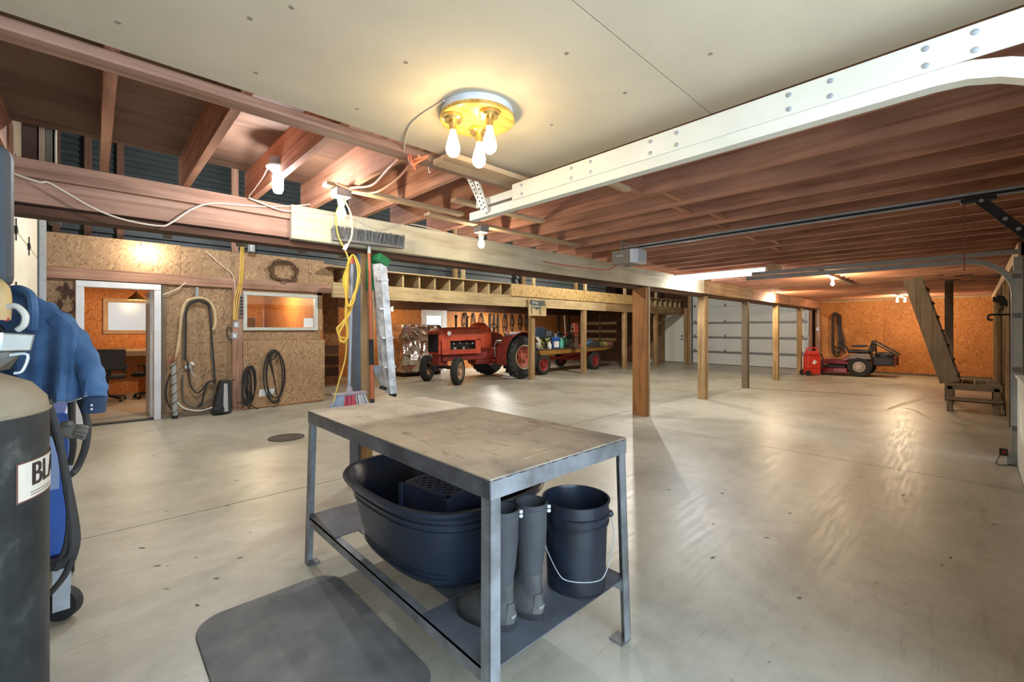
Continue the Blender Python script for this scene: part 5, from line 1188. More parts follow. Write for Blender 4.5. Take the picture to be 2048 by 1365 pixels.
# ================================================================== tractor (front towards -x)
M_tr = plain('tractor_red', (204, 82, 54), 0.5, var=0.14, scale=5, c2=(166, 60, 42))
M_trd = plain('tractor_red_dark', (140, 50, 38), 0.6, var=0.2, scale=8, c2=(100, 36, 30))
M_tire = plain('tire_rubber', (44, 44, 42), 0.8, var=0.2, scale=12)
M_eng = plain('greasy_iron', (52, 48, 46), 0.6, 0.3, var=0.3, scale=16)
TX, TY = 8.82, 9.64
t = thing('tractor', 'old red farm tractor parked under the loft, nose to the left', 'tractor', (TX, TY, 0))
def tire_prof(R, w, hub):   # closed section: (radius, half offset)
    return [(hub, -w * 0.42), (R * 0.80, -w * 0.5), (R * 0.93, -w * 0.47), (R * 0.985, -w * 0.36), (R, -w * 0.15), (R, w * 0.15), (R * 0.985, w * 0.36), (R * 0.93, w * 0.47), (R * 0.80, w * 0.5), (hub, w * 0.42)]
def ring_y(prof, c, n=40):
    R = []
    for r, o in prof: R.append([V((c[0] + r * math.cos(2 * math.pi * i / n), c[1] + o, c[2] + r * math.sin(2 * math.pi * i / n))) for i in range(n)])
    return R
def wheel(par, c, R, w, hub, rimmat, lug=0, ribs=0, out=-1):
    m = MB().rings(ring_y(tire_prof(R * (0.95 if lug else 1), w, hub), c), closed=True)
    if lug:
        for k in range(lug):
            for s in (-1, 1):
                a0 = 2 * math.pi * (k + (0.5 if s > 0 else 0)) / lug; Rr = R * 0.965; P = []
                for q in range(5):
                    f = q / 4; a = a0 + f * 0.42; P.append(V((c[0] + (Rr - 0.05 * (f ** 3) * R) * math.cos(a), c[1] + s * (0.02 + f * w * 0.46), c[2] + (Rr - 0.05 * (f ** 3) * R) * math.sin(a))))
                m.tube(P, [R * 0.045] * 5, 4)
    if ribs:
        for o in (-0.3, -0.1, 0.1, 0.3): m.rings(ring_y([(R * 0.995, w * o - 0.012), (R * 1.012, w * o - 0.008), (R * 1.012, w * o + 0.008), (R * 0.995, w * o + 0.012)], c), cap=False)
    tr_ = m.build('tire', M_tire, par, smooth=True)
    d = out
    pr = [(hub + 0.012, d * w * 0.42), (hub + 0.012, d * w * 0.34), (hub - 0.03, d * w * 0.25), (hub * 0.75, d * w * 0.10), (hub * 0.35, d * w * 0.10), (hub * 0.32, d * w * 0.30), (0.002, d * w * 0.31)]
    MB().rings(ring_y(pr, c), cap=False).rings(ring_y([(hub + 0.012, -d * w * 0.42), (hub - 0.03, -d * w * 0.2), (0.002, -d * w * 0.1)], c), cap=False).build('rim', rimmat, tr_, smooth=True)
    nb = MB()
    for k in range(6):
        a = k * math.pi / 3; p_ = V((c[0] + hub * 0.52 * math.cos(a), c[1] + d * w * 0.10, c[2] + hub * 0.52 * math.sin(a))); nb.cyl(p_, p_ + V((0, d * 0.02, 0)), hub * 0.07, n=6)
    nb.build('lug_nuts', M_eng, tr_)['kind'] = 'stuff'
    if hub > 0.12: MB().rings(ring_y([(hub + 0.008, d * w * 0.40), (hub + 0.035, d * w * 0.43), (hub + 0.035, d * w * 0.45), (hub + 0.004, d * w * 0.43)], c), cap=False).build('rim_edge', plain('rim_cream', (190, 176, 140), 0.6), tr_, smooth=True)
    return tr_
M_rim = plain('rim_orange', (190, 98, 72), 0.6, var=0.2, scale=10, c2=(120, 60, 48))
wheel(t, (0, -0.72, 0.61), 0.61, 0.34, 0.31, M_rim, lug=20); wheel(t, (0, 0.74, 0.61), 0.61, 0.34, 0.31, M_rim, lug=20, out=1)
wheel(t, (0, 0, 0.345), 0.345, 0.17, 0.19, plain('rim_tan', (170, 110, 84), 0.6, c2=(200, 180, 150)), ribs=1)
for o_, xy in ((t.children[-1], (-2.20, -0.70)), (wheel(t, (0, 0, 0.345), 0.345, 0.17, 0.19, plain('rim_tan', (170, 110, 84), 0.6), ribs=1, out=1), (-2.26, 0.60))):
    o_.location = (*xy, 0); o_.rotation_euler = (0, 0, math.radians(33))
# hood: arched section
def hood_ring(x, w, zt, zb, n=8):
    P = [(x, -w, zb)]
    for k in range(n + 1):
        a = math.pi - math.pi * k / n; P.append((x, w * max(-1, min(1, 1.06 * math.cos(a))), zt - 0.085 + 0.085 * math.sin(a) ** 0.7))
    P.append((x, w, zb)); return P
MB().rings([hood_ring(-2.42, 0.25, 1.38, 1.12), hood_ring(-2.38, 0.275, 1.43, 1.12), hood_ring(-1.6, 0.285, 1.455, 1.12), hood_ring(-1.12, 0.29, 1.45, 1.12)]).build('hood', M_tr, t, smooth=True)
for s in (-1, 1):
    y = s * 0.285
    m = MB().box(-2.40, -1.12, y - 0.008, y + 0.008, 1.10, 1.22).box(-2.40, -2.14, y - 0.008, y + 0.008, 0.74, 1.10).box(-2.40, -1.12, y - 0.012, y + 0.012, 0.74, 0.86)
    m.box(-1.30, -1.12, y - 0.008, y + 0.008, 0.86, 1.12); m.build('side_panel', M_tr, t)
    MB().box(-2.36, -1.15, y + s * 0.008, y + s * 0.014, 1.235, 1.245).build('trim_line', plain('faded_silver', (176, 130, 108), 0.5), t)
MB().box(-2.46, -2.40, -0.27, 0.27, 0.74, 1.36).build('grille_frame', M_tr, t, bevel=0.025, seg=3)
gr = MB().box(-2.475, -2.458, -0.22, 0.22, 0.80, 1.26).build('grille', plain('grille_black', (36, 38, 32), 0.7), t)
for k in range(14): MB().box(-2.482, -2.472, -0.21 + 0.032 * k, -0.204 + 0.032 * k, 0.81, 1.25).build('grille_bar', M_eng, gr)
for s in (-1, 1):
    hl = MB().cyl((-2.22, s * 0.29, 1.29), (-2.22, s * 0.36, 1.29), 0.075, n=20).build('headlight', M_tr, t, smooth=True)
    MB().cyl((-2.235, s * 0.355, 1.29), (-2.245, s * 0.372, 1.29), 0.068, 0.05, 20).build('lens', plain('lens_glass', (220, 216, 200), 0.1, 0.3), hl, smooth=True)
text_mb('ALLIS-CHALMERS', 0.085, Matrix.Translation((-1.62, -0.299, 1.315)) @ Matrix.Rotation(math.pi / 2, 4, 'X')).build('lettering', plain('hood_letters', (206, 150, 120), 0.5), t)
MB().box(-2.14, -1.20, -0.20, 0.20, 0.62, 1.08).build('engine_block', M_eng, t, bevel=0.02)
random.seed(8); 
for k in range(4): MB().cyl((-2.0 + 0.21 * k, -0.20, 0.98), (-2.0 + 0.21 * k, -0.26, 1.02), 0.03).build('spark_plug', plain('dull_chrome', (170, 166, 160), 0.3, 0.8), t, smooth=True)
MB().lathe([(0.05, -0.06), (0.06, 0.0), (0.05, 0.06)], 14, Matrix.Translation((-1.95, -0.23, 0.86))).build('oil_filter', plain('dull_chrome', (170, 166, 160), 0.3, 0.8), t, smooth=True)
MB().lathe([(0.045, -0.05), (0.05, 0.0), (0.04, 0.06)], 14, Matrix.Translation((-1.66, -0.23, 0.88))).build('carburettor', plain('dull_chrome', (170, 166, 160), 0.3, 0.8), t, smooth=True)
for P_ in ([(-2.05, -0.24, 0.80), (-1.8, -0.27, 1.0), (-1.5, -0.25, 1.02), (-1.3, -0.22, 0.9)], [(-1.9, -0.25, 1.05), (-1.7, -0.28, 0.95), (-1.4, -0.26, 1.0)]):
    MB().tube(spl(P_, 5), 0.012, 6).build('engine_pipe', M_eng, t)
MB().box(-2.30, -0.30, -0.22, 0.22, 0.56, 0.74).build('frame_rail', M_trd, t, bevel=0.02)
MB().box(-1.20, 0.15, -0.20, 0.20, 0.42, 0.86).build('transmission', M_trd, t, bevel=0.04, seg=3)
# tank and dash hump
prof = []
R = []
for x, s_, zt in ((-1.14, 0.84, 1.46), (-1.10, 1.0, 1.53), (-0.98, 1.12, 1.59), (-0.86, 1.14, 1.58), (-0.77, 1.08, 1.52), (-0.71, 0.94, 1.42)):
    w_ = 0.29 * s_; R.append([(x, -w_ * 0.85, 0.88), (x, -w_, 1.0), (x, -w_, 1.28), (x, -w_ * 0.92, zt - 0.10), (x, -w_ * 0.6, zt - 0.02), (x, 0, zt), (x, w_ * 0.6, zt - 0.02), (x, w_ * 0.92, zt - 0.10), (x, w_, 1.28), (x, w_, 1.0), (x, w_ * 0.85, 0.88)])
MB().rings(R).build('fuel_tank', plain('tank_orange_red', (206, 84, 50), 0.42, var=0.08, scale=3), t, smooth=True)
MB().box(-1.0, -0.62, -0.20, 0.20, 0.80, 1.20).build('dash_pedestal', M_tr, t, bevel=0.03)
MB().cyl((-1.78, -0.05, 1.44), (-1.78, -0.05, 1.72), 0.028, n=12).build('exhaust_pipe', M_eng, t, smooth=True)
MB().cyl((-1.78, -0.05, 1.70), (-1.78, -0.05, 1.78), 0.04, n=12).build('exhaust_cap', M_eng, t, smooth=True)
MB().cyl((-1.35, 0.02, 1.44), (-1.35, 0.02, 1.70), 0.026, n=12).build('air_intake', M_eng, t, smooth=True)
MB().lathe([(0.03, 0), (0.06, 0.02), (0.06, 0.05), (0.02, 0.07)], 16, Matrix.Translation((-1.35, 0.02, 1.70))).build('intake_cap', plain('dull_brass2', (150, 120, 84), 0.5, 0.4), t, smooth=True)
MB().lathe([(0.05, 0), (0.05, 0.03), (0.02, 0.04)], 14, Matrix.Translation((-2.28, 0, 1.44))).build('radiator_cap', M_trd, t, smooth=True)
# front axle
MB().bar((-2.27, -0.62, 0.42), (-2.27, 0.62, 0.42), 0.09, 0.08).build('front_axle', M_eng, t, bevel=0.01)
MB().box(-2.40, -2.12, -0.16, 0.16, 0.44, 0.76).build('front_pedestal', M_trd, t, bevel=0.02)
for s in (-1, 1): MB().cyl((-2.26, s * 0.60, 0.30), (-2.26, s * 0.60, 0.52), 0.04).build('spindle', M_eng, t)
MB().box(-2.52, -2.34, -0.10, 0.10, 0.34, 0.46).build('tow_bracket', M_eng, t, bevel=0.008)
MB().cyl((0, -0.72, 0.61), (0, 0.74, 0.61), 0.10, n=16).build('rear_axle', M_trd, t, smooth=True)
# fenders
for s in (-1, 1):
    R = []
    for k in range(13):
        a = math.radians(196 - 13.5 * k); r_ = 0.70
        c0 = V((r_ * math.cos(a), 0, 0.61 + r_ * math.sin(a)))
        R.append([c0 + V((0, s * 0.48, 0)), c0 + V((0, s * 0.86, 0)), c0 * 1.0 + V((0.012 * math.cos(a), s * 0.86, 0.012 * math.sin(a))), c0 + V((0.012 * math.cos(a), s * 0.48, 0.012 * math.sin(a)))])
    fd = MB().rings(R).build('fender', M_trd, t, smooth=True)
    P = [V((0.70 * math.cos(math.radians(196 - 13.5 * k)), s * 0.48, 0.61 + 0.70 * math.sin(math.radians(196 - 13.5 * k)))) for k in range(13)]
    m = MB(); n = len(P); m.add(P + [p + V((0, s * 0.01, 0)) for p in P], [tuple(range(n)), tuple(range(2 * n - 1, n - 1, -1))] + [(i, (i + 1) % n, n + (i + 1) % n, n + i) for i in range(n)]); m.build('fender_side', M_trd, fd)
MB().lathe([(0.02, 0), (0.03, 0.01), (0.03, 0.16), (0.02, 0.17)], 12, Matrix.Translation((-0.40, -0.62, 1.25))).build('fender_lamp', plain('lamp_orange', (226, 130, 100), 0.3), t, smooth=True)
# wheel, seat, platform
Ms = Matrix.Translation((-0.50, 0, 1.42)) @ Matrix.Rotation(math.radians(-38), 4, 'Y')
MB().tube([Ms @ V((0.20 * math.cos(a), 0.20 * math.sin(a), 0)) for a in [2 * math.pi * k / 28 for k in range(28)]], 0.013, 6, True).build('steering_wheel', M_blk, t, smooth=True)
for k in range(3): MB().tube([Ms @ V((0, 0, 0)), Ms @ V((0.2 * math.cos(k * 2.09), 0.2 * math.sin(k * 2.09), 0))], 0.008).build('wheel_spoke', M_galv, t)
MB().cyl(Ms @ V((0, 0, 0)), (-0.80, 0, 1.18), 0.022).build('steering_column', M_eng, t)
MB().box(-0.15, 0.25, -0.22, 0.22, 0.98, 1.07).build('seat', plain('seat_vinyl', (190, 184, 176), 0.5, c2=(40, 38, 38), scale=14), t, bevel=0.03, seg=3)
MB().box(0.20, 0.30, -0.22, 0.22, 1.05, 1.30).build('seat_back', plain('seat_vinyl', (190, 184, 176), 0.5), t, bevel=0.03, seg=3)
MB().box(-0.75, -0.20, -0.46, 0.46, 0.50, 0.54).build('footboard', M_trd, t, bevel=0.005)
MB().tube([(-0.55, -0.25, 0.60), (-0.62, -0.3, 0.95), (-0.55, -0.3, 1.05)], 0.012).build('lever', M_galv, t)

# loose straw under the nose
random.seed(2); m = MB()
for k in range(900):
    r_ = abs(random.gauss(0, 0.45)); a = random.uniform(0, 6.28); x, y = 7.15 + r_ * math.cos(a) * 1.2, 9.5 + r_ * math.sin(a) * 0.55
    an = random.uniform(0, 3.14); L = random.uniform(0.01, 0.035)
    m.bar((x, y, 0.004), (x + L * math.cos(an), y + L * math.sin(an), 0.006), 0.004, 0.003)
st = m.build('straw_litter', plain('straw', (198, 172, 104), 0.8)); tag(st, 'scatter of pale straw and chaff on the floor beneath the tractor nose', 'straw', kind='stuff')

# foil-wrapped crate
t = thing('foil_crate', 'large crate wrapped in crumpled silver foil beside the back door', 'crate', (7.2, 12.0, 0))
random.seed(9); n = 22; nz = 18
def foilmat():
    m, tt, b = nt('silver_foil'); mp = coords(tt, rnd=False)
    n1 = N(tt, 'ShaderNodeTexNoise', Scale=1.6, Detail=4.0, Distortion=2.2); tt.links.new(mp.outputs[0], n1.inputs['Vector'])
    v1 = N(tt, 'ShaderNodeTexVoronoi', Scale=2.6, distance='MANHATTAN'); tt.links.new(mp.outputs[0], v1.inputs['Vector'])
    ad = N(tt, 'ShaderNodeMath', operation='ADD'); tt.links.new(n1.outputs['Fac'], ad.inputs[0]); tt.links.new(v1.outputs['Distance'], ad.inputs[1])
    bp = N(tt, 'ShaderNodeBump', Strength=0.9, Distance=0.12); tt.links.new(ad.outputs[0], bp.inputs['Height']); tt.links.new(bp.outputs[0], b.inputs['Normal'])
    b.inputs['Base Color'].default_value = (0.78, 0.75, 0.70, 1); b.inputs['Metallic'].default_value = 0.95; b.inputs['Roughness'].default_value = 0.22; return m
hx, hy, hz = 0.70, 0.55, 1.40
R = []
for j in range(nz + 1):
    z = 0.13 + hz * j / nz; ring = []
    for i in range(4 * n):
        s_, f = divmod(i, n); f = f / n * 2 - 1
        x, y = ((f * hx, -hy), (hx, f * hy), (-f * hx, hy), (-hx, -f * hy))[s_]
        d = 0.05 * math.sin(6 * x + 3 * z) * math.sin(4 * z + 2 * y) + random.uniform(-0.008, 0.008); k_ = 1 + d / 0.6 - (0.05 if j == nz else 0)
        ring.append((x * k_, y * k_, z + random.uniform(-0.006, 0.006)))
    R.append(ring)
MB().rings(R).build('foil_wrap', foilmat(), t, smooth=True)
MB().box(-0.66, 0.66, -0.50, 0.50, 0.06, 0.13).build('pallet_deck', DARKW('X'), t)
for x in (-0.6, 0.0, 0.6): MB().box(x - 0.05, x + 0.05, -0.5, 0.5, 0, 0.06).build('pallet_runner', DARKW('Y'), t)

# ================================================================== bridles on the back wall
us = [930, 947, 963, 980, 988, 996, 1010, 1024, 1040, 1053, 1118, 1138]
words = ['first', 'second', 'third', 'fourth', 'fifth', 'sixth', 'seventh', 'eighth', 'ninth', 'tenth', 'eleventh', 'twelfth']
for i, u in enumerate(us):
    c_ = PX(u, 624, Y=YB - 0.06); c_.z = 1.98
    t = thing('bridle', 'black leather bridle on the back wall, %s from the white door' % words[i], 'bridle', c_, group='bridles hung on the back wall')
    random.seed(100 + i); L = random.uniform(0.55, 0.85); W_ = random.uniform(0.07, 0.12) if i not in (3, 4, 5) else 0.05
    MB().cyl((0, 0.05, 0), (0, -0.03, 0.01), 0.012).build('peg', M_dark, t)
    MB().tube(spl([(0, 0, 0.02), (W_, 0, -L * 0.35), (W_ * 0.8, 0.01, -L * 0.75), (0, 0.0, -L), (-W_ * 0.8, 0.01, -L * 0.75), (-W_, 0, -L * 0.35)], 5, True), 0.016, 5, True).build('headstall', M_blackm, t)
    MB().tube(spl([(0, -0.02, 0.0), (W_ * 0.5, -0.02, -L * 0.5), (0.02, -0.02, -L * 0.8), (-W_ * 0.4, -0.02, -L * 0.45)], 5, True), 0.013, 5, True).build('reins', M_blackm, t)
    MB().bar((-W_, -0.01, -L * 0.62), (W_, -0.01, -L * 0.62), 0.015, 0.03).build('noseband', M_blackm, t)
    if i % 3 == 0: MB().tube([(V((0.06 * math.cos(a), -0.03, -0.06 + 0.07 * math.sin(a)))) for a in [2 * math.pi * k / 14 for k in range(14)]], 0.012, 5, True).build('browband', M_blackm, t)

# ================================================================== pig sign
YS = 8.37
def sp(u, v, y=YS): return PX(u, v, Y=y)
a_, b_ = sp(1057, 597), sp(1092, 632.5)
t = thing('pig_sign', 'square wooden sign with a dark pig silhouette on the loft beam', 'sign', ((a_.x + b_.x) / 2, YS, 1.76))
MB().box(a_.x, b_.x, YS - 0.012, YS + 0.012, 1.765, 2.235).build('board', PINE('X'), t, world=True, bevel=0.003)
W_ = b_.x - a_.x; H_ = 0.47
pig = [(0.08, 0.92), (0.14, 0.95), (0.25, 0.93), (0.40, 0.91), (0.55, 0.90), (0.66, 0.90), (0.72, 0.94), (0.82, 0.92), (0.86, 0.89), (0.90, 0.93), (0.93, 0.92), (0.90, 0.80), (0.93, 0.72), (0.96, 0.66), (0.95, 0.61), (0.85, 0.62), (0.72, 0.61), (0.67, 0.55), (0.66, 0.35), (0.67, 0.08), (0.63, 0.05), (0.60, 0.20), (0.61, 0.42), (0.52, 0.40), (0.44, 0.36), (0.32, 0.44), (0.22, 0.48), (0.17, 0.46), (0.17, 0.30), (0.20, 0.12), (0.15, 0.10), (0.13, 0.30), (0.12, 0.48), (0.10, 0.60), (0.09, 0.75), (0.05, 0.60), (0.03, 0.75)]
Mp = Matrix.Translation((a_.x, YS - 0.0125, 1.765)) @ Matrix.Rotation(math.pi / 2, 4, 'X')
MB().prism([(x * W_, y * H_) for x, y in pig], 0.002, Mp).build('pig_silhouette', plain('chalk_grey_paint', (72, 76, 66), 0.7), t, world=True)
for s_, tx, x, y, z in ((0.095, 'Dines', 0.36, 0.78, 0), (0.075, 'Hampshires', 0.37, 0.57, 0)):
    text_mb(tx, s_, Matrix.Translation((a_.x + x * W_, YS - 0.0155, 1.765 + y * H_)) @ Matrix.Rotation(math.pi / 2, 4, 'X')).build('lettering', plain('chalk_white', (214, 212, 200), 0.8), t, world=True)

# ================================================================== flat wagon and its load
t = thing('flat_wagon', 'flat wooden hay wagon with red wheels parked behind the tractor', 'wagon', (11.4, 9.95, 0))
ZW = 0.78
for k in range(12):
    y = 9.08 + 0.148 * k; MB().box(9.75, 13.85, y, y + 0.14, ZW - 0.035, ZW).build('deck_plank', GREYW('X') if k % 3 else DARKW('X'), t, world=True, bevel=0.003)
for y in (9.08, 10.75): MB().add([(9.85, y, 0.60), (13.2, y, 0.66), (13.2, y + 0.08, 0.66), (9.85, y + 0.08, 0.60), (9.75, y, ZW - 0.036), (13.6, y, ZW - 0.036), (13.6, y + 0.08, ZW - 0.036), (9.75, y + 0.08, ZW - 0.036)], [(3, 2, 1, 0), (4, 5, 6, 7), (0, 1, 5, 4), (1, 2, 6, 5), (2, 3, 7, 6), (3, 0, 4, 7)]).build('side_beam', wood('ochre_beam_', (150, 112, 50), (104, 74, 32), 'X'), t, world=True)
M_wr = plain('wagon_red', (150, 36, 38), 0.5, var=0.15)
for x, y, o in ((10.0, 9.16, -1), (12.68, 9.18, -1), (10.15, 10.7, 1), (12.68, 10.72, 1)): wheel(t, (x - 11.4, y - 9.95, 0.31), 0.31, 0.18, 0.20, M_wr, out=o)
for x in (10.05, 12.68): MB().bar((x, 9.2, 0.31), (x, 10.7, 0.31), 0.08, 0.08).build('axle', M_wr, t, world=True)
MB().bar((10.05, 9.95, 0.38), (12.68, 9.95, 0.42), 0.09, 0.09).build('reach_pole', M_wr, t, world=True)
for x in (10.05, 12.68): MB().box(x - 0.08, x + 0.08, 9.25, 10.65, 0.35, 0.62).build('bolster', M_wr, t, world=True)
MB().bar((10.0, 9.95, 0.40), (9.05, 9.75, 0.36), 0.06, 0.08).build('tongue', M_wr, t, world=True)
def wx(u, y): return PX(u, 690, Y=y).x
def jar(nm, label, cat, u, y, prof, mat, parts=(), n=20, grp=None):
    t = thing(nm, label, cat, (wx(u, y), y, ZW), group=grp)
    MB().lathe(prof, n).build('body', mat, t, smooth=True)
    for pn, pr, pm in parts: MB().lathe(pr, n).build(pn, pm, t, smooth=True)
    return t
M_bl2 = plain('pail_blue', (38, 88, 164), 0.4, var=0.06)
b_ = jar('pail', 'blue pail with a white label on the wagon', 'bucket', 1111, 9.30, [(0.115, 0), (0.125, 0.30), (0.132, 0.305), (0.132, 0.33)], M_bl2, (('lid', [(0.136, 0.33), (0.138, 0.355), (0.128, 0.365), (0.001, 0.368)], plain('pail_lid', (50, 104, 188), 0.4)),))
m = MB()
for k in range(10):
    a0 = math.radians(-165 + 9 * k); a1 = math.radians(-165 + 9 * (k + 1)); m.add([(0.1225 * math.cos(a0), 0.1225 * math.sin(a0), 0.04), (0.1225 * math.cos(a1), 0.1225 * math.sin(a1), 0.04), (0.126 * math.cos(a1), 0.126 * math.sin(a1), 0.23), (0.126 * math.cos(a0), 0.126 * math.sin(a0), 0.23)], [(0, 1, 2, 3)])
m.build('label', M_white, b_)
jar('spray_bottle', 'small white bottle in front of the blue pail', 'bottle', 1099.5, 9.2, [(0.05, 0), (0.055, 0.02), (0.055, 0.13), (0.025, 0.18), (0.02, 0.21)], M_white, (('cap', [(0.022, 0.21), (0.024, 0.26), (0.001, 0.262)], M_wire),))
t = jar('detergent_jug', 'teal plastic jug right of the blue pail', 'jug', 1122, 9.25, [(0.065, 0), (0.075, 0.03), (0.072, 0.18), (0.035, 0.25), (0.03, 0.30)], plain('teal_plastic', (96, 186, 172), 0.35), (('cap', [(0.034, 0.30), (0.034, 0.34), (0.001, 0.342)], plain('mint_cap', (150, 206, 196), 0.4)),))
MB().tube(spl([(0.03, 0, 0.27), (0.09, 0, 0.26), (0.10, 0, 0.18), (0.07, 0, 0.12)], 4), 0.013, 7).build('handle', MATS['teal_plastic'], t, smooth=True)
jar('green_jug', 'green tinted carboy behind the teal jug on the wagon', 'jug', 1130, 9.55, [(0.12, 0), (0.13, 0.03), (0.13, 0.24), (0.06, 0.32), (0.04, 0.36)], plain('green_glass', (84, 130, 92), 0.25), (('stopper', [(0.045, 0.36), (0.04, 0.40), (0.001, 0.402)], M_galv),))
jar('lidded_can', 'tall grey lidded can standing at the back of the wagon load', 'can', 1119, 9.95, [(0.17, 0), (0.18, 0.40), (0.19, 0.41)], plain('can_grey', (96, 102, 96), 0.5), (('lid', [(0.195, 0.41), (0.18, 0.46), (0.06, 0.50), (0.05, 0.54), (0.001, 0.545)], M_dark),))
# white sack, green plant-like bag
def blob(nm, label, cat, u, y, s, mat, seed, z=ZW, ex=None):
    t = thing(nm, label, cat, (wx(u, y), y, z)); random.seed(seed); n = 14; R = []
    for j in range(9):
        q = j / 8; r_ = (math.sin(math.pi * min(0.97, max(0.06, q))) ** 0.5) * (1 - 0.25 * q)
        R.append([(s[0] * r_ * math.cos(2 * math.pi * i / n) * random.uniform(0.86, 1.1), s[1] * r_ * math.sin(2 * math.pi * i / n) * random.uniform(0.86, 1.1), s[2] * q) for i in range(n)])
    MB().rings(R).build('body', mat, t, smooth=True)
    return t
blob('feed_sack', 'white slumped feed sack at the front of the wagon load', 'sack', 1075, 9.3, (0.14, 0.12, 0.38), plain('sack_white', (206, 204, 190), 0.7), 3)
t = thing('garden_plant', 'yellow green leafy bundle between the white sack and the white bottle', 'plant', (wx(1090, 9.36), 9.36, ZW))
random.seed(77)
for k in range(26):
    a = random.uniform(0, 6.28); p_ = V((0.07 * math.cos(a), 0.06 * math.sin(a), random.uniform(0.02, 0.30))); d = V((math.cos(a), math.sin(a), random.uniform(-0.3, 0.9))).normalized(); sd = d.orthogonal().normalized() * 0.035
    MB().add([p_, p_ + d * 0.06 + sd, p_ + d * 0.12, p_ + d * 0.06 - sd], [(0, 1, 2), (0, 2, 3)]).build('leaf', plain('leaf_lime%d' % (k % 2), ((158, 180, 70), (110, 140, 50))[k % 2], 0.6), t)
MB().cyl((0, 0, 0), (0, 0, 0.10), 0.06, 0.07).build('pot', plain('pot_black', (50, 48, 40), 0.6), t)
# tilted blue tote and a grey box on top
def box_thing(nm, label, cat, c, d, rot, mat, lid=None):
    t = thing(nm, label, cat, c, rot[2]); Mr = Matrix.Rotation(rot[1], 4, 'Y') @ Matrix.Rotation(rot[0], 4, 'X')
    MB().cb((0, 0, d[2] / 2), d, Mr).build('body', mat, t, bevel=0.012)
    if lid: MB().cb((0, 0, d[2] + 0.012), (d[0] + 0.03, d[1] + 0.03, 0.03), Mr).build('lid', lid, t, bevel=0.008)
    return t
box_thing('storage_tote', 'translucent blue storage tote tipped on the wagon load', 'tote', (wx(1080, 9.9), 9.9, ZW + 0.33), (0.34, 0.30, 0.30), (0.1, 0.22, 0.5), plain('tote_blue', (92, 122, 156), 0.4), plain('tote_lid', (120, 150, 184), 0.4))
box_thing('grey_drawer', 'grey plastic drawer unit leaning right of the blue tote', 'drawer', (wx(1098, 9.9), 9.9, ZW + 0.33), (0.26, 0.26, 0.20), (0, 0.35, 0.4), plain('drawer_grey', (112, 118, 124), 0.4))
t = thing('tub_base', 'dark crate on the wagon under the blue tote', 'crate', (wx(1087, 9.9), 9.9, ZW)); MB().box(-0.4, 0.4, -0.2, 0.22, 0, 0.30).build('body', DARKW('X'), t, bevel=0.01); MB().box(-0.41, 0.41, -0.21, 0.23, 0.30, 0.32).build('lid', plain('lid_clear', (150, 158, 150), 0.4), t, bevel=0.006)
t = thing('duster', 'white stick tool with a pink head standing in the wagon load', 'tool', (wx(1131, 9.75), 9.75, ZW + 0.35))
MB().tube([(-0.0, 0, 0.12), (-0.06, 0, 0.75)], 0.014, 8).build('stick', M_white, t, smooth=True)
MB().add([(-0.06, -0.03, 0.08), (0.0, -0.03, -0.02), (0.07, -0.03, 0.06), (0.02, -0.03, 0.15), (-0.06, 0.03, 0.08), (0.0, 0.03, -0.02), (0.07, 0.03, 0.06), (0.02, 0.03, 0.15)], [(3, 2, 1, 0), (4, 5, 6, 7), (0, 1, 5, 4), (1, 2, 6, 5), (2, 3, 7, 6), (3, 0, 4, 7)]).build('head', plain('pink_plastic', (216, 92, 100), 0.5), t, bevel=0.01)
MB().cyl((0, 0, -0.35), (0, 0, 0.0), 0.02).build('lower_stick', M_dark, t)
t = thing('wire_rack', 'tall white wire rack standing on the wagon', 'rack', (wx(1153, 9.6), 9.6, ZW))
for x in (-0.17, 0.17):
    for y in (-0.1, 0.1): MB().cyl((x, y, 0), (x, y, 0.80), 0.008, n=6).build('upright', M_galv, t)
for z in (0.42, 0.55, 0.70, 0.79):
    m = MB().tube([(-0.17, -0.1, z), (0.17, -0.1, z), (0.17, 0.1, z), (-0.17, 0.1, z)], 0.006, 5, True)
    for k in range(4): m.cyl((-0.12 + 0.08 * k, -0.1, z), (-0.12 + 0.08 * k, 0.1, z), 0.004, n=5)
    m.build('wire_shelf', plain('rack_wire', (196, 192, 186), 0.4, 0.4), t)
t = thing('rubber_gloves', 'pair of orange rubber gloves draped over the wire rack', 'gloves', (wx(1151, 9.46), 9.46, ZW + 0.42))
M_og = plain('coral_rubber', (226, 104, 84), 0.45, var=0.08)
for s in (-1, 1):
    MB().tube(spl([(s * 0.05, 0.02, 0.40), (s * 0.05, -0.02, 0.30), (s * 0.04, -0.02, 0.18), (s * 0.03, -0.02, 0.10)], 4), [0.055] * 5 + [0.05] * 5 + [0.045] * 3, 10).build('gauntlet', M_og, t, smooth=True)
    for k in range(4): MB().tube([(s * 0.03 - 0.03 + 0.02 * k, -0.02, 0.12), (s * 0.03 - 0.035 + 0.024 * k, -0.025, 0.0 - 0.02 * (k in (1, 2)))], [0.013, 0.009], 7).build('finger', M_og, t, smooth=True)
    MB().tube([(s * 0.07, -0.02, 0.17), (s * 0.10, -0.03, 0.08)], [0.014, 0.009], 7).build('thumb', M_og, t, smooth=True)
box_thing('cardboard_box', 'low brown box right of the teal jug on the wagon', 'box', (wx(1143, 9.3), 9.3, ZW), (0.26, 0.22, 0.17), (0, 0, 0.1), plain('brown_card', (96, 78, 66), 0.8))
blob('red_rag', 'crumpled red rag on the wagon beside the middle loft post', 'rag', 1163, 9.35, (0.14, 0.10, 0.14), plain('rag_red', (196, 86, 70), 0.85), 9)
blob('black_tarp', 'dark crumpled bundle standing behind the brown box', 'bundle', 1139, 9.7, (0.16, 0.14, 0.50), plain('tarp_dark', (40, 38, 40), 0.7), 10)
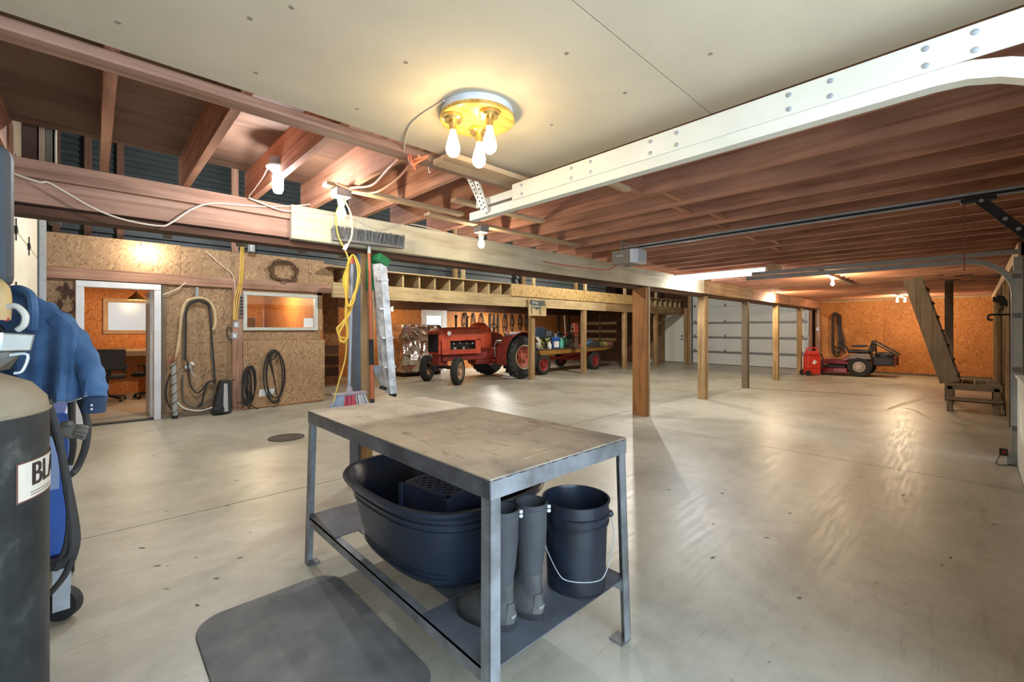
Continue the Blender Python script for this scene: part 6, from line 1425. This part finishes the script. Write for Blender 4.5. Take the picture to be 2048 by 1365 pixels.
blob('blue_helmet', 'dark blue rounded cooler at the tail of the wagon', 'cooler', 1180, 9.5, (0.20, 0.16, 0.26), plain('cooler_blue', (58, 92, 116), 0.4), 11)
# tail of the load: hoses, chains, tools lying flat
for k, (u, y, r_, mt, lab, kind) in enumerate(((1188, 9.35, 0.20, 'dark_hose2', 'dark coiled hose lying near the wagon tail', 'hose'), (1199, 9.5, 0.18, 'olive_strap', 'olive coil of strap on the wagon tail', 'strap'), (1207, 9.4, 0.15, 'tan_rope', 'tan coil of rope on the wagon tail', 'rope'), (1217, 9.45, 0.16, 'rust_chain', 'rusty coil of chain at the very end of the wagon', 'chain'))):
    cc = {'dark_hose2': (52, 52, 46), 'olive_strap': (112, 106, 62), 'tan_rope': (170, 148, 100), 'rust_chain': (130, 86, 70)}[mt]; t = thing('coil_' + kind, lab, kind, (wx(u, y), y, ZW))
    for q in range(5):
        random.seed(200 + k * 7 + q); P = [(0.72 * r_ * (1 + 0.12 * random.uniform(-1, 1)) * math.cos(a) * 1.3, r_ * (1 + 0.12 * random.uniform(-1, 1)) * math.sin(a), 0.018 + 0.028 * q + random.uniform(0, 0.012)) for a in [2 * math.pi * i / 16 for i in range(16)]]
        MB().tube(P, 0.017, 6, True).build('coil_turn', plain(mt, cc, 0.7), t, smooth=True)

# ================================================================== far right: mower, fuel caddy, hose, stair
M_mr = plain('mower_maroon', (128, 34, 48), 0.4, var=0.12)
M_mb = plain('mower_black', (38, 38, 40), 0.5, var=0.1)
t = thing('zero_turn_mower', 'maroon zero-turn mower parked against the orange end wall', 'mower', (16.75, 2.36, 0))   # nose to +y
def wheelx(par, c, R, w, hub, rim, nm='tire', holes=0):
    Mx = Matrix.Rotation(-math.pi / 2, 4, 'Z')
    m = MB().rings([[Mx @ (p - V(c)) + V(c) for p in r] for r in ring_y(tire_prof(R, w, hub), c, 32)], closed=True)
    o = m.build(nm, M_tire, par, smooth=True)
    pr = [(hub + 0.01, -w * 0.42), (hub, -w * 0.36), (hub * 0.9, -w * 0.40), (hub * 0.35, -w * 0.46), (hub * 0.3, -w * 0.55), (0.002, -w * 0.55)]
    MB().rings([[Mx @ (p - V(c)) + V(c) for p in r] for r in ring_y(pr, c, 32)], cap=False).build('rim', rim, o, smooth=True)
    if holes:
        h = MB()
        for k in range(holes):
            a = 2 * math.pi * k / holes; p_ = V((c[0] - w * 0.43, c[1] + hub * 0.66 * math.cos(a), c[2] + hub * 0.66 * math.sin(a))); h.cyl(p_, p_ - V((0.012, 0, 0)), hub * 0.09, n=8)
        h.build('rim_holes', M_dark, o)['kind'] = 'stuff'
    return o
M_rw = plain('rim_offwhite', (196, 176, 158), 0.5, var=0.04)
wheelx(t, (-0.42, -0.02, 0.29), 0.29, 0.26, 0.155, M_rw, 'rear_tire', 10); wheelx(t, (0.42, -0.02, 0.29), 0.29, 0.26, 0.155, M_rw, 'rear_tire', 10)
for x in (-0.36, 0.36):
    o = wheelx(t, (x, 1.06, 0.14), 0.14, 0.12, 0.07, M_dark, 'caster_tire')
    MB().box(x - 0.08, x - 0.065, 1.02, 1.10, 0.12, 0.36).box(x - 0.08, x + 0.06, 1.0, 1.12, 0.34, 0.38).build('caster_fork', M_mr, o)
MB().add([(-0.62, 0.25, 0.10), (0.62, 0.25, 0.10), (0.55, 0.98, 0.10), (-0.55, 0.98, 0.10), (-0.60, 0.25, 0.24), (0.60, 0.25, 0.24), (0.5, 0.95, 0.22), (-0.5, 0.95, 0.22)], [(3, 2, 1, 0), (4, 5, 6, 7), (0, 1, 5, 4), (1, 2, 6, 5), (2, 3, 7, 6), (3, 0, 4, 7)]).build('cutting_deck', M_mr, t, bevel=0.02)
MB().box(-0.5, 0.5, 0.3, 0.85, 0.24, 0.30).build('deck_cover', M_mb, t, bevel=0.01)
for x in (-0.28, 0.28): MB().box(x - 0.04, x + 0.04, -0.6, 1.1, 0.33, 0.42).build('frame_rail', M_mr, t, bevel=0.01)
MB().box(-0.30, 0.30, 0.35, 0.95, 0.42, 0.46).build('foot_plate', M_mr, t, bevel=0.008)
MB().add([(-0.3, 0.20, 0.44), (0.3, 0.20, 0.44), (0.3, 0.45, 0.44), (-0.3, 0.45, 0.44), (-0.28, 0.15, 0.60), (0.28, 0.15, 0.60), (0.28, 0.33, 0.58), (-0.28, 0.33, 0.58)], [(3, 2, 1, 0), (4, 5, 6, 7), (0, 1, 5, 4), (1, 2, 6, 5), (2, 3, 7, 6), (3, 0, 4, 7)]).build('seat_pedestal', M_mr, t, bevel=0.02)
for s in (-1, 1):
    MB().add([(s * 0.30, -0.30, 0.52), (s * 0.55, -0.30, 0.52), (s * 0.55, 0.30, 0.50), (s * 0.30, 0.30, 0.50), (s * 0.30, -0.24, 0.68), (s * 0.52, -0.24, 0.68), (s * 0.52, 0.16, 0.67), (s * 0.30, 0.16, 0.67)], [(3, 2, 1, 0), (4, 5, 6, 7), (0, 1, 5, 4), (1, 2, 6, 5), (2, 3, 7, 6), (3, 0, 4, 7)]).build('fender_pod', plain('pod_grey', (120, 106, 98), 0.5), t, bevel=0.03, seg=3)
    MB().tube(spl([(s * 0.30, 0.34, 0.66), (s * 0.30, 0.40, 0.82), (s * 0.28, 0.50, 0.92), (s * 0.26, 0.50, 1.04)], 4), 0.026, 8).build('control_lever', M_mb, t, smooth=True)
    MB().tube([(s * 0.40, -0.30, 0.50), (s * 0.40, -0.30, 0.98), (s * 0.38, -0.36, 1.0), (s * 0.36, -0.85, 0.66)], 0.022, 8).build('roll_bar', M_mb, t, smooth=True)
    MB().box(s * 0.30 - 0.05, s * 0.30 + 0.05, -0.12, 0.18, 0.86, 0.92).build('armrest', M_mb, t, bevel=0.02)
MB().tube([(-0.36, -0.85, 0.66), (0.36, -0.85, 0.66)], 0.022, 8).build('roll_bar_top', M_mb, t)
MB().box(-0.26, 0.26, -0.22, 0.30, 0.68, 0.78).build('seat', M_mb, t, bevel=0.04, seg=3)
MB().add([(-0.26, -0.30, 0.72), (0.26, -0.30, 0.72), (0.26, -0.18, 0.74), (-0.26, -0.18, 0.74), (-0.22, -0.36, 1.08), (0.22, -0.36, 1.08), (0.22, -0.28, 1.08), (-0.22, -0.28, 1.08)], [(3, 2, 1, 0), (4, 5, 6, 7), (0, 1, 5, 4), (1, 2, 6, 5), (2, 3, 7, 6), (3, 0, 4, 7)]).build('seat_back', M_mb, t, bevel=0.04, seg=3)
MB().box(-0.36, 0.36, -0.80, -0.30, 0.34, 0.58).build('engine_guard', M_mb, t, bevel=0.04, seg=3)
MB().lathe([(0.22, 0.56), (0.22, 0.66), (0.14, 0.72), (0.001, 0.73)], 20, Matrix.Translation((0, -0.55, 0))).build('engine_shroud', M_mb, t, smooth=True)
MB().bar((-0.40, -0.80, 0.60), (0.40, -0.80, 0.60), 0.03, 0.06).bar((-0.4, -0.80, 0.32), (-0.4, -0.80, 0.60), 0.03, 0.03).bar((0.4, -0.80, 0.32), (0.4, -0.80, 0.60), 0.03, 0.03).build('rear_bumper', M_mr, t)
t = thing('fuel_caddy', 'upright red plastic fuel caddy on wheels beside the mower', 'fuel caddy', (15.75, 3.40, 0), math.radians(-48))
M_fc = plain('caddy_red', (206, 52, 40), 0.45, var=0.06)
MB().box(-0.19, 0.19, -0.13, 0.13, 0.03, 0.62).build('tank', M_fc, t, bevel=0.04, seg=3)
MB().box(-0.17, 0.17, -0.11, 0.11, 0.60, 0.74).build('shoulder', M_fc, t, bevel=0.05, seg=3)
MB().tube(spl([(-0.14, 0, 0.72), (-0.12, 0, 0.82), (0.12, 0, 0.82), (0.14, 0, 0.72)], 4), 0.022, 8).build('handle', M_fc, t, smooth=True)
for z in (0.22, 0.60): MB().box(-0.195, 0.195, -0.135, 0.135, z, z + 0.012).build('rib', plain('caddy_red_dark', (150, 36, 30), 0.5), t)
MB().prism([(-0.07, -0.05), (0.0, -0.08), (0.08, 0.0), (0.02, 0.03), (-0.01, 0.08)], 0.003, Matrix.Translation((0.0, -0.131, 0.42)) @ Matrix.Rotation(math.pi / 2, 4, 'X')).build('decal', M_white, t)
for s in (-1, 1): MB().cyl((-0.19, s * 0.12, 0.08), (-0.19, s * 0.17, 0.08), 0.08, n=20).build('wheel', M_rub, t, smooth=True)
MB().tube(spl([(0.15, -0.05, 0.70), (0.26, -0.08, 0.58), (0.24, -0.1, 0.40), (0.18, -0.1, 0.34)], 5), 0.014, 7).build('hose', M_blk, t, smooth=True)
# hose loops on the end wall
t = thing('wall_hose', 'dark hose hung in a long loop on the orange end wall', 'hose', (XE - 0.1, 3.2, 1.9))
for k in range(5):
    w_ = 0.07 + 0.022 * k; zb = 0.55 + 0.14 * (k % 3)
    P = spl([(XE - 0.07 - 0.012 * k, 3.20 - 0.008 * k + s_ * w_ * f, z) for s_, f, z in ((0, 0, 1.95 - 0.02 * k), (-1, 0.7, 1.85), (-1, 0.9, 1.4), (-1, 1.5, 0.9), (-1, 1.0, zb), (0, 0, zb - 0.05), (1, 0.8, zb + 0.1), (1, 0.8, 1.2), (1, 0.7, 1.85))], 5, True)
    MB().tube(P, 0.022 if k < 3 else 0.012, 6, True).build('loop', plain('hose_brown', (58, 46, 38), 0.6), t, world=True, smooth=True)
MB().cyl((XE - 0.02, 3.18, 1.90), (XE - 0.14, 3.18, 1.90), 0.02).build('hook', M_dark, t, world=True)
t = thing('conduit_box', 'small outlet box and conduit on the stud at the header end', 'electric box', (XE - 0.15, 3.68, 1.4))
MB().box(-0.03, 0.0, -0.05, 0.05, -0.06, 0.06).build('box', M_galv, t, bevel=0.005); MB().cyl((-0.012, 0, 0.06), (-0.012, 0, 0.66), 0.012).build('conduit', M_wire, t)
# steep stair to the loft
SX0, SX1 = 10.67, 11.42
A0, A1 = V((SX0, 0.30, 0.47)), V((SX0, 0.78, 2.30))
t = thing('loft_stair', 'steep plank stair rising from the low platform to the joists', 'stair', (11.05, 0.3, 0))
for x in (SX0, SX1 - 0.04):
    MB().bar(V((x + 0.02, A0.y, A0.z)), V((x + 0.02, A1.y, A1.z)), 0.04, 0.25, (0, -1, 0.25)).build('stringer', GREYW('Z'), t, world=True, bevel=0.003)
for k in range(7):
    p_ = A0.lerp(A1, (k + 0.5) / 7.2); MB().box(SX0 + 0.04, SX1 - 0.04, p_.y - 0.15, p_.y + 0.10, p_.z - 0.02, p_.z + 0.02).build('tread', GREYW('X'), t, world=True, bevel=0.003)
t = thing('step_platform', 'low slatted wooden platform at the foot of the loft stair', 'platform', (11.0, 0.0, 0))
for k in range(4): MB().box(SX0, SX1 + 0.4, -0.30 + 0.155 * k, -0.155 + 0.155 * k, 0.42, 0.46).build('deck_slat', GREYW('X'), t, world=True, bevel=0.004)
MB().box(SX0 - 0.03, SX0, -0.31, 0.33, 0.36, 0.47).build('edge_board', GREYW('Y'), t, world=True, bevel=0.004)
MB().box(SX0 - 0.03, SX0, -0.31, 0.33, 0.16, 0.21).build('lower_rail', GREYW('Y'), t, world=True, bevel=0.004)
MB().box(SX0 - 0.24, SX0 - 0.03, -0.31, 0.33, 0.20, 0.24).build('step_board', GREYW('Y'), t, world=True, bevel=0.004)
for x in (SX0 - 0.2, SX1 + 0.3):
    for y in (-0.28, 0.26): MB().box(x, x + 0.07, y, y + 0.07, 0, 0.42 if x > 11 else 0.2).build('leg', GREYW('Z'), t, world=True, bevel=0.004)
for y in (-0.28, 0.26): MB().box(SX0 - 0.03, SX0 + 0.06, y, y + 0.07, 0, 0.42).build('leg', GREYW('Z'), t, world=True, bevel=0.004)
post(12.05, 12.17, 0.29, 0.41, ZJ, GREYW('Z'), 'rough post just behind the plank stair')
# cat bracket on the right wall
c_ = PX(1996, 612, X=9.3); t = thing('cat_bracket', 'black iron cat silhouette on a scroll bracket by the right wall', 'wall bracket', (9.3, c_.y, c_.z))
def cpt(u, v): p_ = PX(u, v, X=9.3); return (-(p_.y - c_.y), p_.z - c_.z)
cat = [(1985, 596), (1988, 593), (1990, 596), (1998, 591), (2008, 593), (2014, 600), (2016, 610), (2013, 616), (2011, 612), (2008, 612), (2007, 622), (2003, 622), (2003, 613), (1999, 611), (1997, 605), (1990, 606), (1986, 602)]
MB().prism([cpt(u, v) for u, v in cat], 0.012, Matrix.Rotation(-math.pi / 2, 4, 'Z') @ Matrix.Rotation(math.pi / 2, 4, 'X')).build('cat', M_blk, t)
def c3(u, v): p_ = PX(u, v, X=9.3); return V((0, p_.y - c_.y, p_.z - c_.z))
MB().tube(spl([c3(2003, 618), c3(1997, 622), c3(1996, 627), c3(2001, 628)], 4), 0.008, 6).build('tail', M_blk, t)
MB().tube(spl([c3(1986, 640), c3(1978, 640), c3(1976, 634), c3(1981, 630), c3(2000, 630), c3(2028, 629)], 5), 0.014, 6).build('scroll_arm', M_blk, t, smooth=True)
MB().bar(c3(2027, 600), c3(2027, 640), 0.01, 0.06, (0, 1, 0)).build('back_plate', M_blk, t)
# bits on the floor by the far door
q = PX(1309, 718, Z=0.12)
t = thing('wall_fan', 'small round white vent fan on the floor near the white man door', 'fan', (15.75, 8.75, 0))
MB().lathe([(0.12, -0.05), (0.13, 0), (0.12, 0.05)], 24, Matrix.Translation((0, 0, 0.16)) @ Matrix.Rotation(math.pi / 2, 4, 'X')).build('cage', M_galv, t, smooth=True)
MB().box(-0.05, 0.05, -0.062, -0.05, 0.10, 0.22).build('front_badge', M_white, t); MB().box(-0.08, 0.08, -0.05, 0.05, 0, 0.04).build('base', M_galv, t)

# tyre scuffs and dry litter on the slab
for k, px in enumerate(([(1775, 818), (1810, 806), (1850, 794), (1868, 788)], [(1800, 815), (1825, 820), (1850, 832), (1876, 846)], [(1770, 822), (1800, 812), (1845, 799), (1862, 793)])):
    P = spl([PX(u, v, Z=0.0012) for u, v in px], 6); m = MB(); vs = []
    for i, p in enumerate(P):
        d = (P[min(i + 1, len(P) - 1)] - P[max(0, i - 1)]).normalized(); s_ = V((-d.y, d.x, 0)) * 0.022; vs += [p + s_, p - s_]
    m.add(vs, [(2 * i, 2 * i + 1, 2 * i + 3, 2 * i + 2) for i in range(len(P) - 1)]); m.build('tire_scuff', plain('pale_scuff', (206, 190, 160), 0.6), fl)
random.seed(21); m = MB()
for k in range(46):
    u, v = random.choice([(random.gauss(1960, 22), random.gauss(865, 28)), (random.uniform(1330, 1990), random.uniform(860, 1200)), (random.uniform(260, 600), random.uniform(900, 1250))])
    p = PX(u, v, Z=0.002)
    if 0.88 < p.x < 1.76 and 1.0 < p.y < 2.8: continue
    a = random.uniform(-0.9, -0.5) + random.uniform(-0.4, 0.4); L = random.uniform(0.01, 0.03); d = V((math.cos(a), math.sin(a), 0)); s_ = V((-d.y, d.x, 0)) * random.uniform(0.003, 0.007)
    m.add([p - d * L, p + s_, p + d * L, p - s_ + V((0, 0, 0.002))], [(0, 1, 2, 3)])
o_ = m.build('leaf_litter', plain('dead_leaf', (76, 60, 42), 0.8)); tag(o_, 'tiny dry leaf flecks and dirt scattered over the concrete floor', 'litter', kind='stuff')
